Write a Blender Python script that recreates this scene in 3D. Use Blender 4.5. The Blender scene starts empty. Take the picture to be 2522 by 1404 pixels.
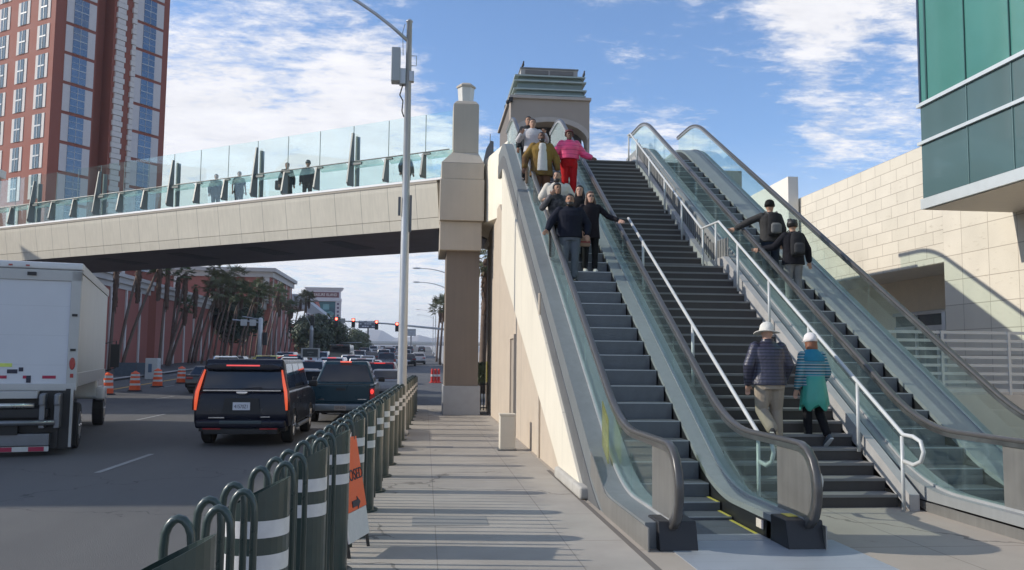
import bpy, bmesh, math, random
from math import sin, cos, pi, radians, sqrt, atan2
from mathutils import Vector, Matrix
S = bpy.context.scene
COL = S.collection
rnd = random.Random(7)
EYE = 1.84
YAW, PITCH, ROLL, FPX = radians(5.7), radians(4.91), radians(.6), 2130.

# ------------------------------------------------------------------ camera
fw = Vector((sin(YAW)*cos(PITCH), cos(YAW)*cos(PITCH), sin(PITCH)))
rt = Vector((cos(YAW), -sin(YAW), 0)); up = rt.cross(fw)
ix = rt*cos(ROLL)+up*sin(ROLL); iy = up*cos(ROLL)-rt*sin(ROLL)
cd = bpy.data.cameras.new('camera'); cam = bpy.data.objects.new('camera', cd); COL.objects.link(cam)
cam.matrix_world = Matrix(((ix.x, iy.x, -fw.x, 0), (ix.y, iy.y, -fw.y, 0), (ix.z, iy.z, -fw.z, EYE), (0, 0, 0, 1)))
cd.sensor_width = 36; cd.lens = FPX/2522*36; cd.clip_end = 12000; cd.clip_start = .05
S.camera = cam

def plan(px, D):
    "ground position (x, y) in direction px at distance D along the view axis"
    k = (px-1261)/FPX*D
    return (D*sin(YAW)+k*cos(YAW), D*cos(YAW)-k*sin(YAW))
def road(y):
    "road height: flat, then climbing to the far overpass"
    return -.14 if y < 50 else -.14+.0205*(min(y, 430)-50)

# ------------------------------------------------------------------ materials
MATS = {}
class N:
    def __init__(s, name):
        s.m = bpy.data.materials.new(name); s.m.use_nodes = True
        s.t = s.m.node_tree; s.t.nodes.clear(); s.out = s.n('ShaderNodeOutputMaterial')
    def n(s, t, **k):
        o = s.t.nodes.new(t)
        for a, b in k.items():
            if a.startswith('i_'):
                key = a[2:].replace('_', ' ')
                o.inputs[int(key) if key.isdigit() else key].default_value = b
            else: setattr(o, a, b)
        return o
    def l(s, a, b): s.t.links.new(a, b)
    def math(s, op, a, b=None, c=None):
        o = s.n('ShaderNodeMath', operation=op)
        for i, v in enumerate((a, b, c)):
            if v is None: continue
            if isinstance(v, (int, float)): o.inputs[i].default_value = v
            else: s.l(v, o.inputs[i])
        return o.outputs[0]
    def mix(s, fac, a, b):
        o = s.n('ShaderNodeMix', data_type='RGBA')
        for i, v in ((0, fac), (6, a), (7, b)):
            if isinstance(v, (int, float)): o.inputs[i].default_value = v
            elif isinstance(v, tuple): o.inputs[i].default_value = (*v, 1)[:4]
            else: s.l(v, o.inputs[i])
        return o.outputs[2]
def c4(c): return (c[0], c[1], c[2], 1)
def lines(g, coord, spacing, width, off=0):
    "1 on thin lines repeating along a coordinate"
    a = g.math('ADD', coord, off); a = g.math('DIVIDE', a, spacing); a = g.math('FRACT', a)
    a = g.math('SUBTRACT', a, .5); a = g.math('ABSOLUTE', a)
    return g.math('GREATER_THAN', a, .5-width/spacing/2)
def mat(name, col, rough=.6, metal=0, var=.12, scale=4, bump=0, bscale=60, coat=0, spec=.5, world=False, grid=None, col2=None, stripes=None, emit=None, streak=0, stretch=None, cracks=0):
    if name in MATS: return MATS[name]
    g = N(name); p = g.n('ShaderNodeBsdfPrincipled', i_Roughness=rough, i_Metallic=metal)
    p.inputs['Coat Weight'].default_value = coat; p.inputs['Specular IOR Level'].default_value = spec
    g.l(p.outputs[0], g.out.inputs[0])
    tc = g.n('ShaderNodeTexCoord'); geo = g.n('ShaderNodeNewGeometry')
    co = geo.outputs['Position'] if world else tc.outputs['Object']
    nz = g.n('ShaderNodeTexNoise', i_Scale=scale, i_Detail=6., i_Roughness=.6); g.l(co, nz.inputs[0])
    f = g.math('MULTIPLY_ADD', nz.outputs[0], 2*var*1.6, 1-var*1.6)
    if streak:
        mp = g.n('ShaderNodeMapping'); mp.inputs[3].default_value = (9, 9, .35); g.l(co, mp.inputs[0])
        n3 = g.n('ShaderNodeTexNoise', i_Scale=1.2, i_Detail=4.); g.l(mp.outputs[0], n3.inputs[0])
        f = g.math('MULTIPLY', f, g.math('MULTIPLY_ADD', n3.outputs[0], 2*streak, 1-streak))
    base = col
    if col2 is not None:
        n2 = g.n('ShaderNodeTexNoise', i_Scale=scale*.3, i_Detail=7., i_Roughness=.65)
        if stretch: m2 = g.n('ShaderNodeMapping'); m2.inputs[3].default_value = stretch; g.l(co, m2.inputs[0]); g.l(m2.outputs[0], n2.inputs[0])
        else: g.l(co, n2.inputs[0])
        rr = g.n('ShaderNodeMapRange'); rr.inputs[1].default_value = .4; rr.inputs[2].default_value = .6; g.l(n2.outputs[0], rr.inputs[0])
        base = g.mix(rr.outputs[0], col, col2)
    v = g.n('ShaderNodeVectorMath', operation='SCALE')
    if isinstance(base, tuple): v.inputs[0].default_value = base
    else: g.l(base, v.inputs[0])
    g.l(f, v.inputs[3]); out = v.outputs[0]
    sx = g.n('ShaderNodeSeparateXYZ'); g.l(co, sx.inputs[0])
    if stripes:   # (axis, spacing, duty, colour, offset)
        for ax, sp, w, sc, off in stripes:
            out = g.mix(lines(g, sx.outputs[ax], sp, w, off), out, sc)
    if grid:      # (axis, spacing, width, offset, darkness)
        for ax, sp, w, off, dk in grid:
            ln = lines(g, sx.outputs[ax], sp, w, off)
            v2 = g.n('ShaderNodeVectorMath', operation='SCALE'); g.l(out, v2.inputs[0]); g.l(g.math('MULTIPLY_ADD', ln, dk-1, 1), v2.inputs[3]); out = v2.outputs[0]
    if cracks:
        vo = g.n('ShaderNodeTexVoronoi', feature='DISTANCE_TO_EDGE', i_Scale=cracks); wv = g.n('ShaderNodeTexNoise', i_Scale=1.1, i_Detail=6.); g.l(co, wv.inputs[0])
        va = g.n('ShaderNodeVectorMath', operation='ADD'); vs_ = g.n('ShaderNodeVectorMath', operation='SCALE', i_Scale=1.6); g.l(wv.outputs[1], vs_.inputs[0]); g.l(co, va.inputs[0]); g.l(vs_.outputs[0], va.inputs[1]); g.l(va.outputs[0], vo.inputs[0])
        ck = g.math('LESS_THAN', vo.outputs[0], .0045); n4 = g.n('ShaderNodeTexNoise', i_Scale=.25, i_Detail=2.); g.l(co, n4.inputs[0]); ck = g.math('MULTIPLY', ck, g.math('GREATER_THAN', n4.outputs[0], .47))
        n5 = g.n('ShaderNodeTexNoise', i_Scale=2.2, i_Detail=5., i_Roughness=.7); g.l(co, n5.inputs[0]); sp = g.n('ShaderNodeMapRange'); sp.inputs[1].default_value = .64; sp.inputs[2].default_value = .74; g.l(n5.outputs[0], sp.inputs[0])
        dk2 = g.math('MULTIPLY', g.math('MULTIPLY_ADD', ck, -.45, 1), g.math('MULTIPLY_ADD', sp.outputs[0], -.30, 1))
        v3 = g.n('ShaderNodeVectorMath', operation='SCALE'); g.l(out, v3.inputs[0]); g.l(dk2, v3.inputs[3]); out = v3.outputs[0]
    g.l(out, p.inputs['Base Color'])
    r2 = g.math('MULTIPLY_ADD', nz.outputs[0], .24, rough-.12); g.l(r2, p.inputs['Roughness'])
    if bump:
        nb = g.n('ShaderNodeTexNoise', i_Scale=bscale, i_Detail=4.); g.l(co, nb.inputs[0])
        b = g.n('ShaderNodeBump', i_Strength=bump, i_Distance=.02); g.l(nb.outputs[0], b.inputs['Height']); g.l(b.outputs[0], p.inputs['Normal'])
    if emit:
        p.inputs['Emission Color'].default_value = c4(emit[0]); p.inputs['Emission Strength'].default_value = emit[1]
    MATS[name] = g.m; return g.m
def glass(name, tint, refl=.12, haze=0., hazecol=(.8, .9, .88), rough=.02):
    if name in MATS: return MATS[name]
    g = N(name); t = g.n('ShaderNodeBsdfTransparent'); t.inputs[0].default_value = c4(tint)
    gl = g.n('ShaderNodeBsdfGlossy', i_Roughness=rough); gl.inputs[0].default_value = (.9, .97, .95, 1)
    fr = g.n('ShaderNodeFresnel'); bf = g.n('ShaderNodeNewGeometry'); g.l(g.math('MULTIPLY_ADD', bf.outputs['Backfacing'], 1/1.5-1.5, 1.5), fr.inputs[0]); f = g.math('MULTIPLY_ADD', fr.outputs[0], .6, refl-.03)
    cl = g.n('ShaderNodeClamp'); g.l(f, cl.inputs[0])
    a = t.outputs[0]
    if haze:
        d = g.n('ShaderNodeBsdfDiffuse'); d.inputs[0].default_value = c4(hazecol)
        tr = g.n('ShaderNodeBsdfTranslucent'); tr.inputs[0].default_value = c4(hazecol)
        m0 = g.n('ShaderNodeMixShader', i_Fac=.5); g.l(d.outputs[0], m0.inputs[1]); g.l(tr.outputs[0], m0.inputs[2])
        tc = g.n('ShaderNodeTexCoord'); nz = g.n('ShaderNodeTexNoise', i_Scale=1.3, i_Detail=5.); g.l(tc.outputs['Object'], nz.inputs[0])
        m1 = g.n('ShaderNodeMixShader'); g.l(g.math('MULTIPLY', nz.outputs[0], haze*2), m1.inputs[0]); g.l(a, m1.inputs[1]); g.l(m0.outputs[0], m1.inputs[2]); a = m1.outputs[0]
    m = g.n('ShaderNodeMixShader'); g.l(cl.outputs[0], m.inputs[0]); g.l(a, m.inputs[1]); g.l(gl.outputs[0], m.inputs[2]); g.l(m.outputs[0], g.out.inputs[0])
    MATS[name] = g.m; return g.m
def lamp_mat(name, col, strength, body=(.5, .02, .02)):
    return mat(name, body, rough=.25, emit=(col, strength), coat=.5, var=.02)

# ------------------------------------------------------------------ mesh helpers
class MB:
    def __init__(s): s.v = []; s.f = []; s.mi = []; s.cur = 0
    def add(s, vs, fs):
        o = len(s.v); s.v += [tuple(p) for p in vs]; s.f += [tuple(i+o for i in f) for f in fs]; s.mi += [s.cur]*len(fs); return s
    def box(s, x0, x1, y0, y1, z0, z1):
        return s.add([(x0,y0,z0),(x1,y0,z0),(x1,y1,z0),(x0,y1,z0),(x0,y0,z1),(x1,y0,z1),(x1,y1,z1),(x0,y1,z1)],
                     [(0,3,2,1),(4,5,6,7),(0,1,5,4),(1,2,6,5),(2,3,7,6),(3,0,4,7)])
    def frus(s, a, b, z0, z1):
        "a,b = (x0,x1,y0,y1) at bottom and top"
        return s.add([(a[0],a[2],z0),(a[1],a[2],z0),(a[1],a[3],z0),(a[0],a[3],z0),(b[0],b[2],z1),(b[1],b[2],z1),(b[1],b[3],z1),(b[0],b[3],z1)],
                     [(0,3,2,1),(4,5,6,7),(0,1,5,4),(1,2,6,5),(2,3,7,6),(3,0,4,7)])
    def prism(s, poly, a0, a1, ax='x'):
        "polygon extruded along an axis; poly is (y,z) for x, (x,z) for y, (x,y) for z"
        def P(p, a): return {'x': (a, p[0], p[1]), 'y': (p[0], a, p[1]), 'z': (p[0], p[1], a)}[ax]
        n = len(poly); vs = [P(p, a0) for p in poly]+[P(p, a1) for p in poly]
        fs = [tuple(range(n-1, -1, -1)), tuple(range(n, 2*n))]+[(i, (i+1) % n, n+(i+1) % n, n+i) for i in range(n)]
        return s.add(vs, fs)
    def ring(s, c, u, w, ru, rw, n=8):
        c, u, w = Vector(c), Vector(u), Vector(w)
        return [c+u*(ru*cos(2*pi*i/n))+w*(rw*sin(2*pi*i/n)) for i in range(n)]
    def loft(s, rings, cap=True, closed=False):
        n = len(rings[0]); vs = [p for r in rings for p in r]; fs = []
        for k in range(len(rings)-1+(1 if closed else 0)):
            a, b = k*n, ((k+1) % len(rings))*n
            for i in range(n): fs.append((a+i, a+(i+1) % n, b+(i+1) % n, b+i))
        if cap and not closed: fs += [tuple(range(n-1, -1, -1)), tuple(range(len(vs)-n, len(vs)))]
        return s.add(vs, fs)
    def tube(s, pts, r, n=8, squash=None, hint=None):
        pts = [Vector(p) for p in pts]; rs = r if isinstance(r, (list, tuple)) else [r]*len(pts); rings = []
        pu = None
        for i, p in enumerate(pts):
            d = (pts[min(i+1, len(pts)-1)]-pts[max(i-1, 0)]).normalized()
            if hint is not None: u = Vector(hint); u = (u-d*u.dot(d)).normalized()
            elif pu is None: u = d.cross(Vector((0, 0, 1)) if abs(d.z) < .9 else Vector((1, 0, 0))).normalized()
            else: u = (pu-d*pu.dot(d)).normalized()
            pu = u; w = d.cross(u); rings.append(s.ring(p, u, w, rs[i], rs[i]*(squash or 1), n))
        return s.loft(rings)
    def cyl(s, x, y, z0, z1, r0, r1=None, n=12):
        r1 = r0 if r1 is None else r1
        return s.loft([s.ring((x, y, z0), (1,0,0), (0,1,0), r0, r0, n), s.ring((x, y, z1), (1,0,0), (0,1,0), r1, r1, n)])
    def lathe(s, prof, x=0, y=0, n=16):
        return s.loft([s.ring((x, y, z), (1,0,0), (0,1,0), r, r, n) for r, z in prof])
    def ball(s, c, rx, ry, rz, n=10, m=6, rot=None):
        rings = []
        for j in range(m+1):
            a = -pi/2+pi*j/m; a = max(min(a, pi/2-.08), -pi/2+.08)
            rr = []
            for i in range(n):
                v = Vector((rx*cos(a)*cos(2*pi*i/n), ry*cos(a)*sin(2*pi*i/n), rz*sin(a)))
                if rot is not None: v = rot @ v
                rr.append(Vector(c)+v)
            rings.append(rr)
        return s.loft(rings)
    def build(s, name, m, parent=None, bevel=0, smooth=False, seg=2, fix=True):
        me = bpy.data.meshes.new(name); me.from_pydata(s.v, [], s.f); me.update()
        if fix:
            bm = bmesh.new(); bm.from_mesh(me); bmesh.ops.recalc_face_normals(bm, faces=bm.faces); bm.to_mesh(me); bm.free()
        ms = m if isinstance(m, (list, tuple)) else [m]
        for k in ms: me.materials.append(k)
        if len(ms) > 1:
            for p, i in zip(me.polygons, s.mi): p.material_index = i
        o = bpy.data.objects.new(name, me); COL.objects.link(o)
        if parent is not None: o.parent = parent
        if smooth:
            for p in me.polygons: p.use_smooth = True
        if bevel:
            b = o.modifiers.new('bevel', 'BEVEL'); b.width = bevel; b.segments = seg; b.limit_method = 'ANGLE'; b.angle_limit = radians(35)
            for p in me.polygons: p.use_smooth = True
            try:
                w = o.modifiers.new('wn', 'WEIGHTED_NORMAL'); w.keep_sharp = True
            except Exception: pass
        return o
def tag(o, label=None, cat=None, group=None, kind=None):
    if label: o['label'] = label
    if cat: o['category'] = cat
    if group: o['group'] = group
    if kind: o['kind'] = kind
    return o
def thing(name, label, cat, loc=(0, 0, 0), rz=0, group=None):
    o = bpy.data.objects.new(name, None); COL.objects.link(o); o.location = loc; o.rotation_euler = (0, 0, rz)
    o.empty_display_size = .2
    return tag(o, label, cat, group)
def kids(o): return [c for c in COL.objects if c.parent == o]
def dup(o, loc=None, rz=None, parent=None, label=None, table=None):
    if table is None:
        table = {}
        for c in COL.objects:
            if c.parent: table.setdefault(c.parent.name, []).append(c)
    c = o.copy(); COL.objects.link(c); c.parent = parent
    if loc is not None: c.location = loc
    if rz is not None: c.rotation_euler = (0, 0, rz)
    if label: c['label'] = label
    for ch in table.get(o.name, []): dup(ch, parent=c, table=table)
    return c
def text(body, size, m, parent=None, loc=(0, 0, 0), rot=(pi/2, 0, 0), name='lettering', ext=.004, sx=1, align='CENTER'):
    cu = bpy.data.curves.new(name, 'FONT'); cu.body = body; cu.size = size; cu.extrude = ext; cu.align_x = align; cu.align_y = 'CENTER'
    o = bpy.data.objects.new(name+'_src', cu); COL.objects.link(o)
    dg = bpy.context.evaluated_depsgraph_get(); dg.update()
    me = bpy.data.meshes.new_from_object(o.evaluated_get(dg)); bpy.data.objects.remove(o)
    me.name = name; me.materials.clear(); me.materials.append(m)
    ob = bpy.data.objects.new(name, me); COL.objects.link(ob); ob.location = loc; ob.rotation_euler = rot; ob.scale = (sx, 1, 1)
    if parent is not None: ob.parent = parent
    return ob

# ------------------------------------------------------------------ palette
steel = mat('brushed steel', (.50, .50, .49), .34, 1, var=.10, scale=3, streak=.12)
steel_dk = mat('weathered steel', (.27, .265, .25), .40, .55, var=.14, scale=2, streak=.2)
alu = mat('grey aluminium deck', (.24, .25, .25), .5, .0, var=.08, scale=2.5, streak=.1)
black = mat('black plastic', (.015, .015, .017), .45, var=.2)
rubber = mat('rubber handrail', (.062, .060, .058), .36, var=.15, scale=8, coat=.2)
whitepaint = mat('pale metal paint', (.52, .53, .52), .4, var=.08)
stepm = mat('escalator step metal', (.135, .145, .158), .5, .3, var=.25, scale=3, bump=.2, bscale=40, grid=[(0, .012, .004, 0, .6)])
stepedge = mat('step edge metal', (.42, .44, .46), .4, .5, var=.1)
yellow = mat('yellow line paint', (.55, .48, .08), .5, var=.15)
stucco = mat('tan stucco', (.50, .42, .33), .85, var=.10, scale=2, bump=.25, bscale=120, streak=.16, world=True)
cream = mat('cream stone panel', (.80, .735, .60), .75, var=.07, scale=1.5, bump=.1, world=True, streak=.12)
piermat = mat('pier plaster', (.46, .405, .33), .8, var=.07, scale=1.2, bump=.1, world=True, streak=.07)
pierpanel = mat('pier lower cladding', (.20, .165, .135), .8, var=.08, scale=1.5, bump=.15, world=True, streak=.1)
greymet = mat('grey sheet metal', (.13, .135, .14), .5, .2, var=.12, scale=2, streak=.15)
darkgreen = mat('dark green enamel', (.030, .050, .044), .32, var=.2, scale=7, coat=.35)
reflwhite = mat('white reflective band', (.66, .64, .62), .5, var=.1, scale=20)
tyre = mat('tyre rubber', (.018, .018, .018), .8, var=.2)
rim = mat('alloy rim', (.45, .45, .46), .3, .9, var=.1)
carglass = mat('dark car glass', (.008, .012, .02), .06, var=.1, coat=.6)
chrome = mat('chrome', (.7, .7, .72), .15, 1, var=.04)
brake = lamp_mat('lit brake lamp', (1, .06, .05), 1.1)
tail = mat('red lamp lens', (.32, .01, .015), .2, coat=.6, var=.05)
plate = mat('licence plate', (.62, .62, .66), .5, var=.08, scale=30)
ink = mat('dark ink', (.03, .03, .05), .6)
escglass = glass('balustrade glass', (.90, .97, .95), refl=.06, haze=.025, hazecol=(.6, .72, .7))
brglass = glass('bridge glass', (.93, .985, .97), refl=.05, haze=.022, hazecol=(.8, .93, .9))
# ------------------------------------------------------------------ light and sky
SUN_EL, SUN_DIR = radians(28), Vector((-cos(radians(28))*.995, cos(radians(28))*.10, sin(radians(28))))
sl = bpy.data.lights.new('sun', 'SUN'); sl.energy = 4.3; sl.angle = radians(.5); sl.color = (1, .93, .82)
so = bpy.data.objects.new('sun', sl); COL.objects.link(so); so.rotation_euler = SUN_DIR.to_track_quat('Z', 'Y').to_euler()
w = bpy.data.worlds.new('World'); S.world = w; w.use_nodes = True
nt = w.node_tree; nt.nodes.clear()
def wn(t, **k):
    o = nt.nodes.new(t)
    for a, b in k.items(): setattr(o, a, b)
    return o
def wm(op, a, b=None, c=None):
    o = wn('ShaderNodeMath', operation=op)
    for i, v in enumerate((a, b, c)):
        if v is None: continue
        if isinstance(v, (int, float)): o.inputs[i].default_value = v
        else: nt.links.new(v, o.inputs[i])
    return o.outputs[0]
sky = wn('ShaderNodeTexSky', sky_type='NISHITA'); sky.sun_disc = False; sky.sun_elevation = SUN_EL
sky.sun_rotation = atan2(SUN_DIR.x, SUN_DIR.y); sky.air_density = 1.0; sky.dust_density = .6; sky.ozone_density = 1.6; sky.altitude = 600
tc = wn('ShaderNodeTexCoord'); sx = wn('ShaderNodeSeparateXYZ'); nt.links.new(tc.outputs['Generated'], sx.inputs[0])
X, Y, Z = sx.outputs
zz = wm('MAXIMUM', wm('ADD', Z, .10), .02)
cx = wm('DIVIDE', X, zz); cy = wm('DIVIDE', Y, zz)
cv = wn('ShaderNodeCombineXYZ'); nt.links.new(cx, cv.inputs[0]); nt.links.new(cy, cv.inputs[1])
def noise(sc, det, rough, off=(0, 0, 0), dist=0, scl=(1, 1, 1)):
    mp = wn('ShaderNodeMapping'); mp.inputs[1].default_value = off; mp.inputs[3].default_value = scl; nt.links.new(cv.outputs[0], mp.inputs[0])
    n = wn('ShaderNodeTexNoise'); n.inputs['Scale'].default_value = sc; n.inputs['Detail'].default_value = det
    n.inputs['Roughness'].default_value = rough; n.inputs['Distortion'].default_value = dist; nt.links.new(mp.outputs[0], n.inputs[0]); return n.outputs[0]
def blob(dx, dy, dz, rad, amp):
    "a broad patch of cloud cover round one direction of the sky"
    v = wn('ShaderNodeVectorMath', operation='DOT_PRODUCT'); nt.links.new(tc.outputs['Generated'], v.inputs[0]); v.inputs[1].default_value = Vector((dx, dy, dz)).normalized()
    mr = wn('ShaderNodeMapRange', interpolation_type='SMOOTHERSTEP'); mr.inputs[1].default_value = cos(radians(rad)); mr.inputs[2].default_value = cos(radians(rad*.25)); mr.inputs[4].default_value = amp
    nt.links.new(v.outputs['Value'], mr.inputs[0]); return mr.outputs[0]
def dirpx(px, py):
    v = fw+ix*((px-1261)/FPX)-iy*((py-702)/FPX); v.normalize(); return v
big = noise(.75, 5, .58, (3.1, 1.7, 0), .3, (1.0, 1.6, 1))
puff = noise(3.4, 8, .62, (1.2, 4.2, 0), .25, (1, 1.35, 1))
cell = noise(10, 8, .70, (7, 2, 0), .2, (1, 1.5, 1))
cover = wm('ADD', wm('MULTIPLY', big, .36), wm('ADD', wm('MULTIPLY', puff, .48), wm('MULTIPLY', cell, .52)))
for (px, py, rad, amp) in ((600, 360, 14, .09), (820, 180, 9, .06), (420, 440, 10, .13), (1000, 330, 8, .08), (2150, 130, 9, .16), (1900, 40, 7, .13), (1540, 20, 6, .12),
                           (1500, 430, 10, .10), (1800, 420, 10, .07), (1250, 120, 8, -.15), (1700, 230, 9, -.16), (2050, 330, 9, -.14), (1300, 250, 7, -.02), (900, 760, 12, .14), (600, 20, 8, -.02)):
    d = dirpx(px, py); cover = wm('ADD', cover, blob(d.x, d.y, d.z, rad, amp))
mr = wn('ShaderNodeMapRange', interpolation_type='SMOOTHSTEP'); mr.inputs[1].default_value = .625; mr.inputs[2].default_value = .87; nt.links.new(cover, mr.inputs[0])
lowh = wn('ShaderNodeMapRange', interpolation_type='SMOOTHSTEP'); lowh.inputs[1].default_value = .26; lowh.inputs[2].default_value = .0; lowh.inputs[4].default_value = .80; nt.links.new(Z, lowh.inputs[0])
dens = wm('MAXIMUM', wm('MULTIPLY', mr.outputs[0], .93), lowh.outputs[0])
shade = wm('MULTIPLY_ADD', wm('ADD', puff, wm('MULTIPLY', cell, .5)), .5, .66)
cc = wn('ShaderNodeVectorMath', operation='SCALE'); cc.inputs[0].default_value = (7.7, 7.6, 7.75); nt.links.new(shade, cc.inputs[3])
skt = wn('ShaderNodeMix', data_type='RGBA', blend_type='MULTIPLY'); skt.inputs[0].default_value = 1; nt.links.new(sky.outputs[0], skt.inputs[6]); skt.inputs[7].default_value = (1.16, 1.36, 1.62, 1)
mx = wn('ShaderNodeMix', data_type='RGBA'); nt.links.new(dens, mx.inputs[0]); nt.links.new(skt.outputs[2], mx.inputs[6]); nt.links.new(cc.outputs[0], mx.inputs[7])
bg = wn('ShaderNodeBackground'); bg.inputs[1].default_value = .125; nt.links.new(mx.outputs[2], bg.inputs[0])
wo = wn('ShaderNodeOutputWorld'); nt.links.new(bg.outputs[0], wo.inputs[0])
S.view_settings.view_transform = 'Standard'; S.view_settings.look = 'None'; S.view_settings.exposure = .0; S.view_settings.gamma = 1
S.render.engine = 'CYCLES'; S.cycles.max_bounces = 8; S.cycles.transparent_max_bounces = 24; S.cycles.volume_bounces = 0

# ------------------------------------------------------------------ ground
asphalt = mat('asphalt', (.078, .077, .076), .8, var=.14, scale=.35, bump=.4, bscale=90, world=True, col2=(.108, .106, .102), stretch=(1.6, .16, 1), cracks=.3)
asphalt_far = asphalt
def sheet(name, ys, x0, x1, m, dz=0, zf=road):
    b = MB(); vs = []; fs = []
    for y in ys: vs += [(x0, y, zf(y)+dz), (x1, y, zf(y)+dz)]
    for i in range(len(ys)-1): fs.append((2*i, 2*i+1, 2*i+3, 2*i+2))
    b.add(vs, fs); o = b.build(name, m, fix=False); return tag(o, kind='structure')
yrs = [-30, 0, 10, 20, 30, 40, 50, 60, 80, 100, 140, 200, 300, 430]
b = MB(); b.add([(-2590, -410, -.6), (2590, -410, -.6), (2590, 4290, -.6), (-2590, 4290, -.6)], [(0, 1, 2, 3)])
dirt = mat('desert ground', (.30, .26, .21), .95, var=.2, scale=.02, world=True)
tag(b.build('ground', dirt, fix=False), kind='structure')
sheet('road', yrs, -21.5, -.95, asphalt); 
sheet('side_road', [37, 40, 50], -.948, 9, asphalt, .002); sheet('far_road', [50, 60, 80, 100, 140, 200, 300, 430], -.948, 2.3, asphalt, .002)
conc = mat('sidewalk concrete', (.375, .345, .30), .85, var=.12, scale=1.2, bump=.3, bscale=120, world=True, grid=[(1, 1.52, .012, .2, .5), (0, 1.30, .010, -.15, .62)], col2=(.315, .288, .25), cracks=.22)
conc2 = mat('plaza concrete', (.36, .315, .262), .85, var=.13, scale=.9, bump=.25, bscale=120, world=True, cracks=.15, grid=[(1, 2.9, .014, .25, .55), (0, 3.3, .014, 1.55, .6)])
kerbm = mat('kerb concrete', (.40, .385, .35), .85, var=.15, scale=3, bump=.2, world=True, grid=[(1, 2.4, .012, 0, .5)])
b = MB(); b.box(-.80, 2.12, -30, 34.4, -.5, 0); tag(b.build('sidewalk', conc), kind='structure')
b = MB(); b.box(-.95, -.803, -30, 34.5, -.5, .004); tag(b.build('kerb', kerbm, bevel=.02), kind='structure')
b = MB(); b.box(2.124, 30, -30, 37, -.5, .002); tag(b.build('plaza', conc2), kind='structure')
sheet('far_sidewalk', [50, 60, 80, 100, 140, 200, 300, 430], 2.3, 14, kerbm, .14)
sheet('median', [50, 60, 80, 100, 140, 200, 300], -21.5, -20.9, kerbm, .14)
leftm = mat('left pavement', (.17, .165, .16), .9, var=.15, scale=.6, world=True)
sheet('left_road', yrs, -29, -21.5, asphalt, .003); sheet('left_pavement', yrs, -60, -29, leftm, .13)
# joint between the pavement and the escalator plaza
b = MB(); b.box(2.06, 2.119, -6, 14.5, 0, .0035); tag(b.build('expansion_joint', mat('dark joint', (.14, .125, .11), .9), fix=False), kind='structure')
# painted lines
lane = mat('worn lane paint', (.30, .30, .29), .8, var=.35, scale=9, world=True)
amber = mat('amber lane paint', (.62, .36, .06), .8, var=.3, scale=7, world=True)
def stripe(name, x0, y0, x1, y1, wd, m):
    d = Vector((x1-x0, y1-y0)).normalized()*wd/2; nx, ny = -d.y, d.x
    za, zb = road(y0)+.006, road(y1)+.006
    b = MB(); b.add([(x0-nx, y0-ny, za), (x0+nx, y0+ny, za), (x1+nx, y1+ny, zb), (x1-nx, y1-ny, zb)], [(0, 1, 2, 3)])
    return tag(b.build(name, m, fix=False), kind='structure')
for x in (-5.45, -8.75, -12.2, -15.6):
    for y in range(3, 24):
        y0 = y*12.2-33.4+(.0 if x > -7 else (.2 if x > -9 else 1.5))
        if y0 > 280: break
        stripe('lane_dash', x, y0, x+.02, y0+2.9, .11, lane)
stripe('edge_line', -17.6, 44, -17.6, 49.9, .22, amber); stripe('edge_line', -17.6, 50.1, -17.9, 72, .22, amber)
stripe('stop_line', -16.5, 60, -1.4, 60.2, .4, lane)
# blocks added out of frame on the left, spaced to shade the street
shading = mat('podium wall', (.42, .30, .25), .8, var=.1, world=True)
for (n_, y0, y1, h_, lab) in (('shading_block', 52.5, 71, 16.2, 'brown podium block added out of frame, farthest up the street before the hotel tower'), ('shading_block', 15.2, 27.6, 16.2, 'plain brown podium block nearest the camera, added out of frame across the street'), ('shading_block', 33.4, 44, 14.5, 'narrow brown podium block added out of frame, middle of the three')):
    b = MB(); b.box(-42, -33.5, y0, y1, -.5, h_-.6); r = b.build(n_, shading); tag(r, lab, 'building')
    b = MB(); b.box(-42.2, -33.2, y0-.1, y1+.1, h_-.6, h_); b.build('cornice', cream, r)

# ------------------------------------------------------------------ escalators
ZT, YK, SL, Y2, HR = 7.70, 10.66, .566, 24.75, 1.02
def soft(y, z0, z1, yk, s, w=.75):
    "floor, incline, floor, with rounded knees"
    y1 = yk+(z1-z0)/s
    if y < yk-w: return z0
    if y < yk+w: return z0+s*(y-yk+w)**2/(4*w)
    if y < y1-w: return z0+s*(y-yk)
    if y < y1+w: return z1-s*(y1+w-y)**2/(4*w)
    return z1
def hz(y): return soft(y, HR, HR+7.97, YK, SL)       # handrail centre line
def nz(y): return soft(y, .01, 7.70, YK-.05, SL)      # step surface
YS = [8.9+.0*i for i in range(1)]+[9.3, 9.6, 9.8]+[9.9+.15*i for i in range(12)]+[11.8+.8*i for i in range(15)]+[23.7+.15*i for i in range(13)]+[25.8, 26.6]
def strip(b, ys, top, bot, x0, x1):
    n = len(ys); vs = []
    for y in ys: vs += [(x0, y, bot(y)), (x1, y, bot(y)), (x1, y, top(y)), (x0, y, top(y))]
    fs = [(0, 1, 2, 3), (4*n-4, 4*n-1, 4*n-2, 4*n-3)]
    for i in range(n-1):
        for k in range(4): a, c = 4*i+k, 4*i+(k+1) % 4; fs.append((a, a+4, c+4, c))
    b.add(vs, fs)
def railpath(yn):
    p = [(yn+.44, .20), (yn+.30, .19), (yn+.17, .24), (yn+.07, .34), (yn+.01, .48), (yn, .62), (yn+.03, .76), (yn+.10, .88), (yn+.21, .97), (yn+.36, 1.015)]
    return p
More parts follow.
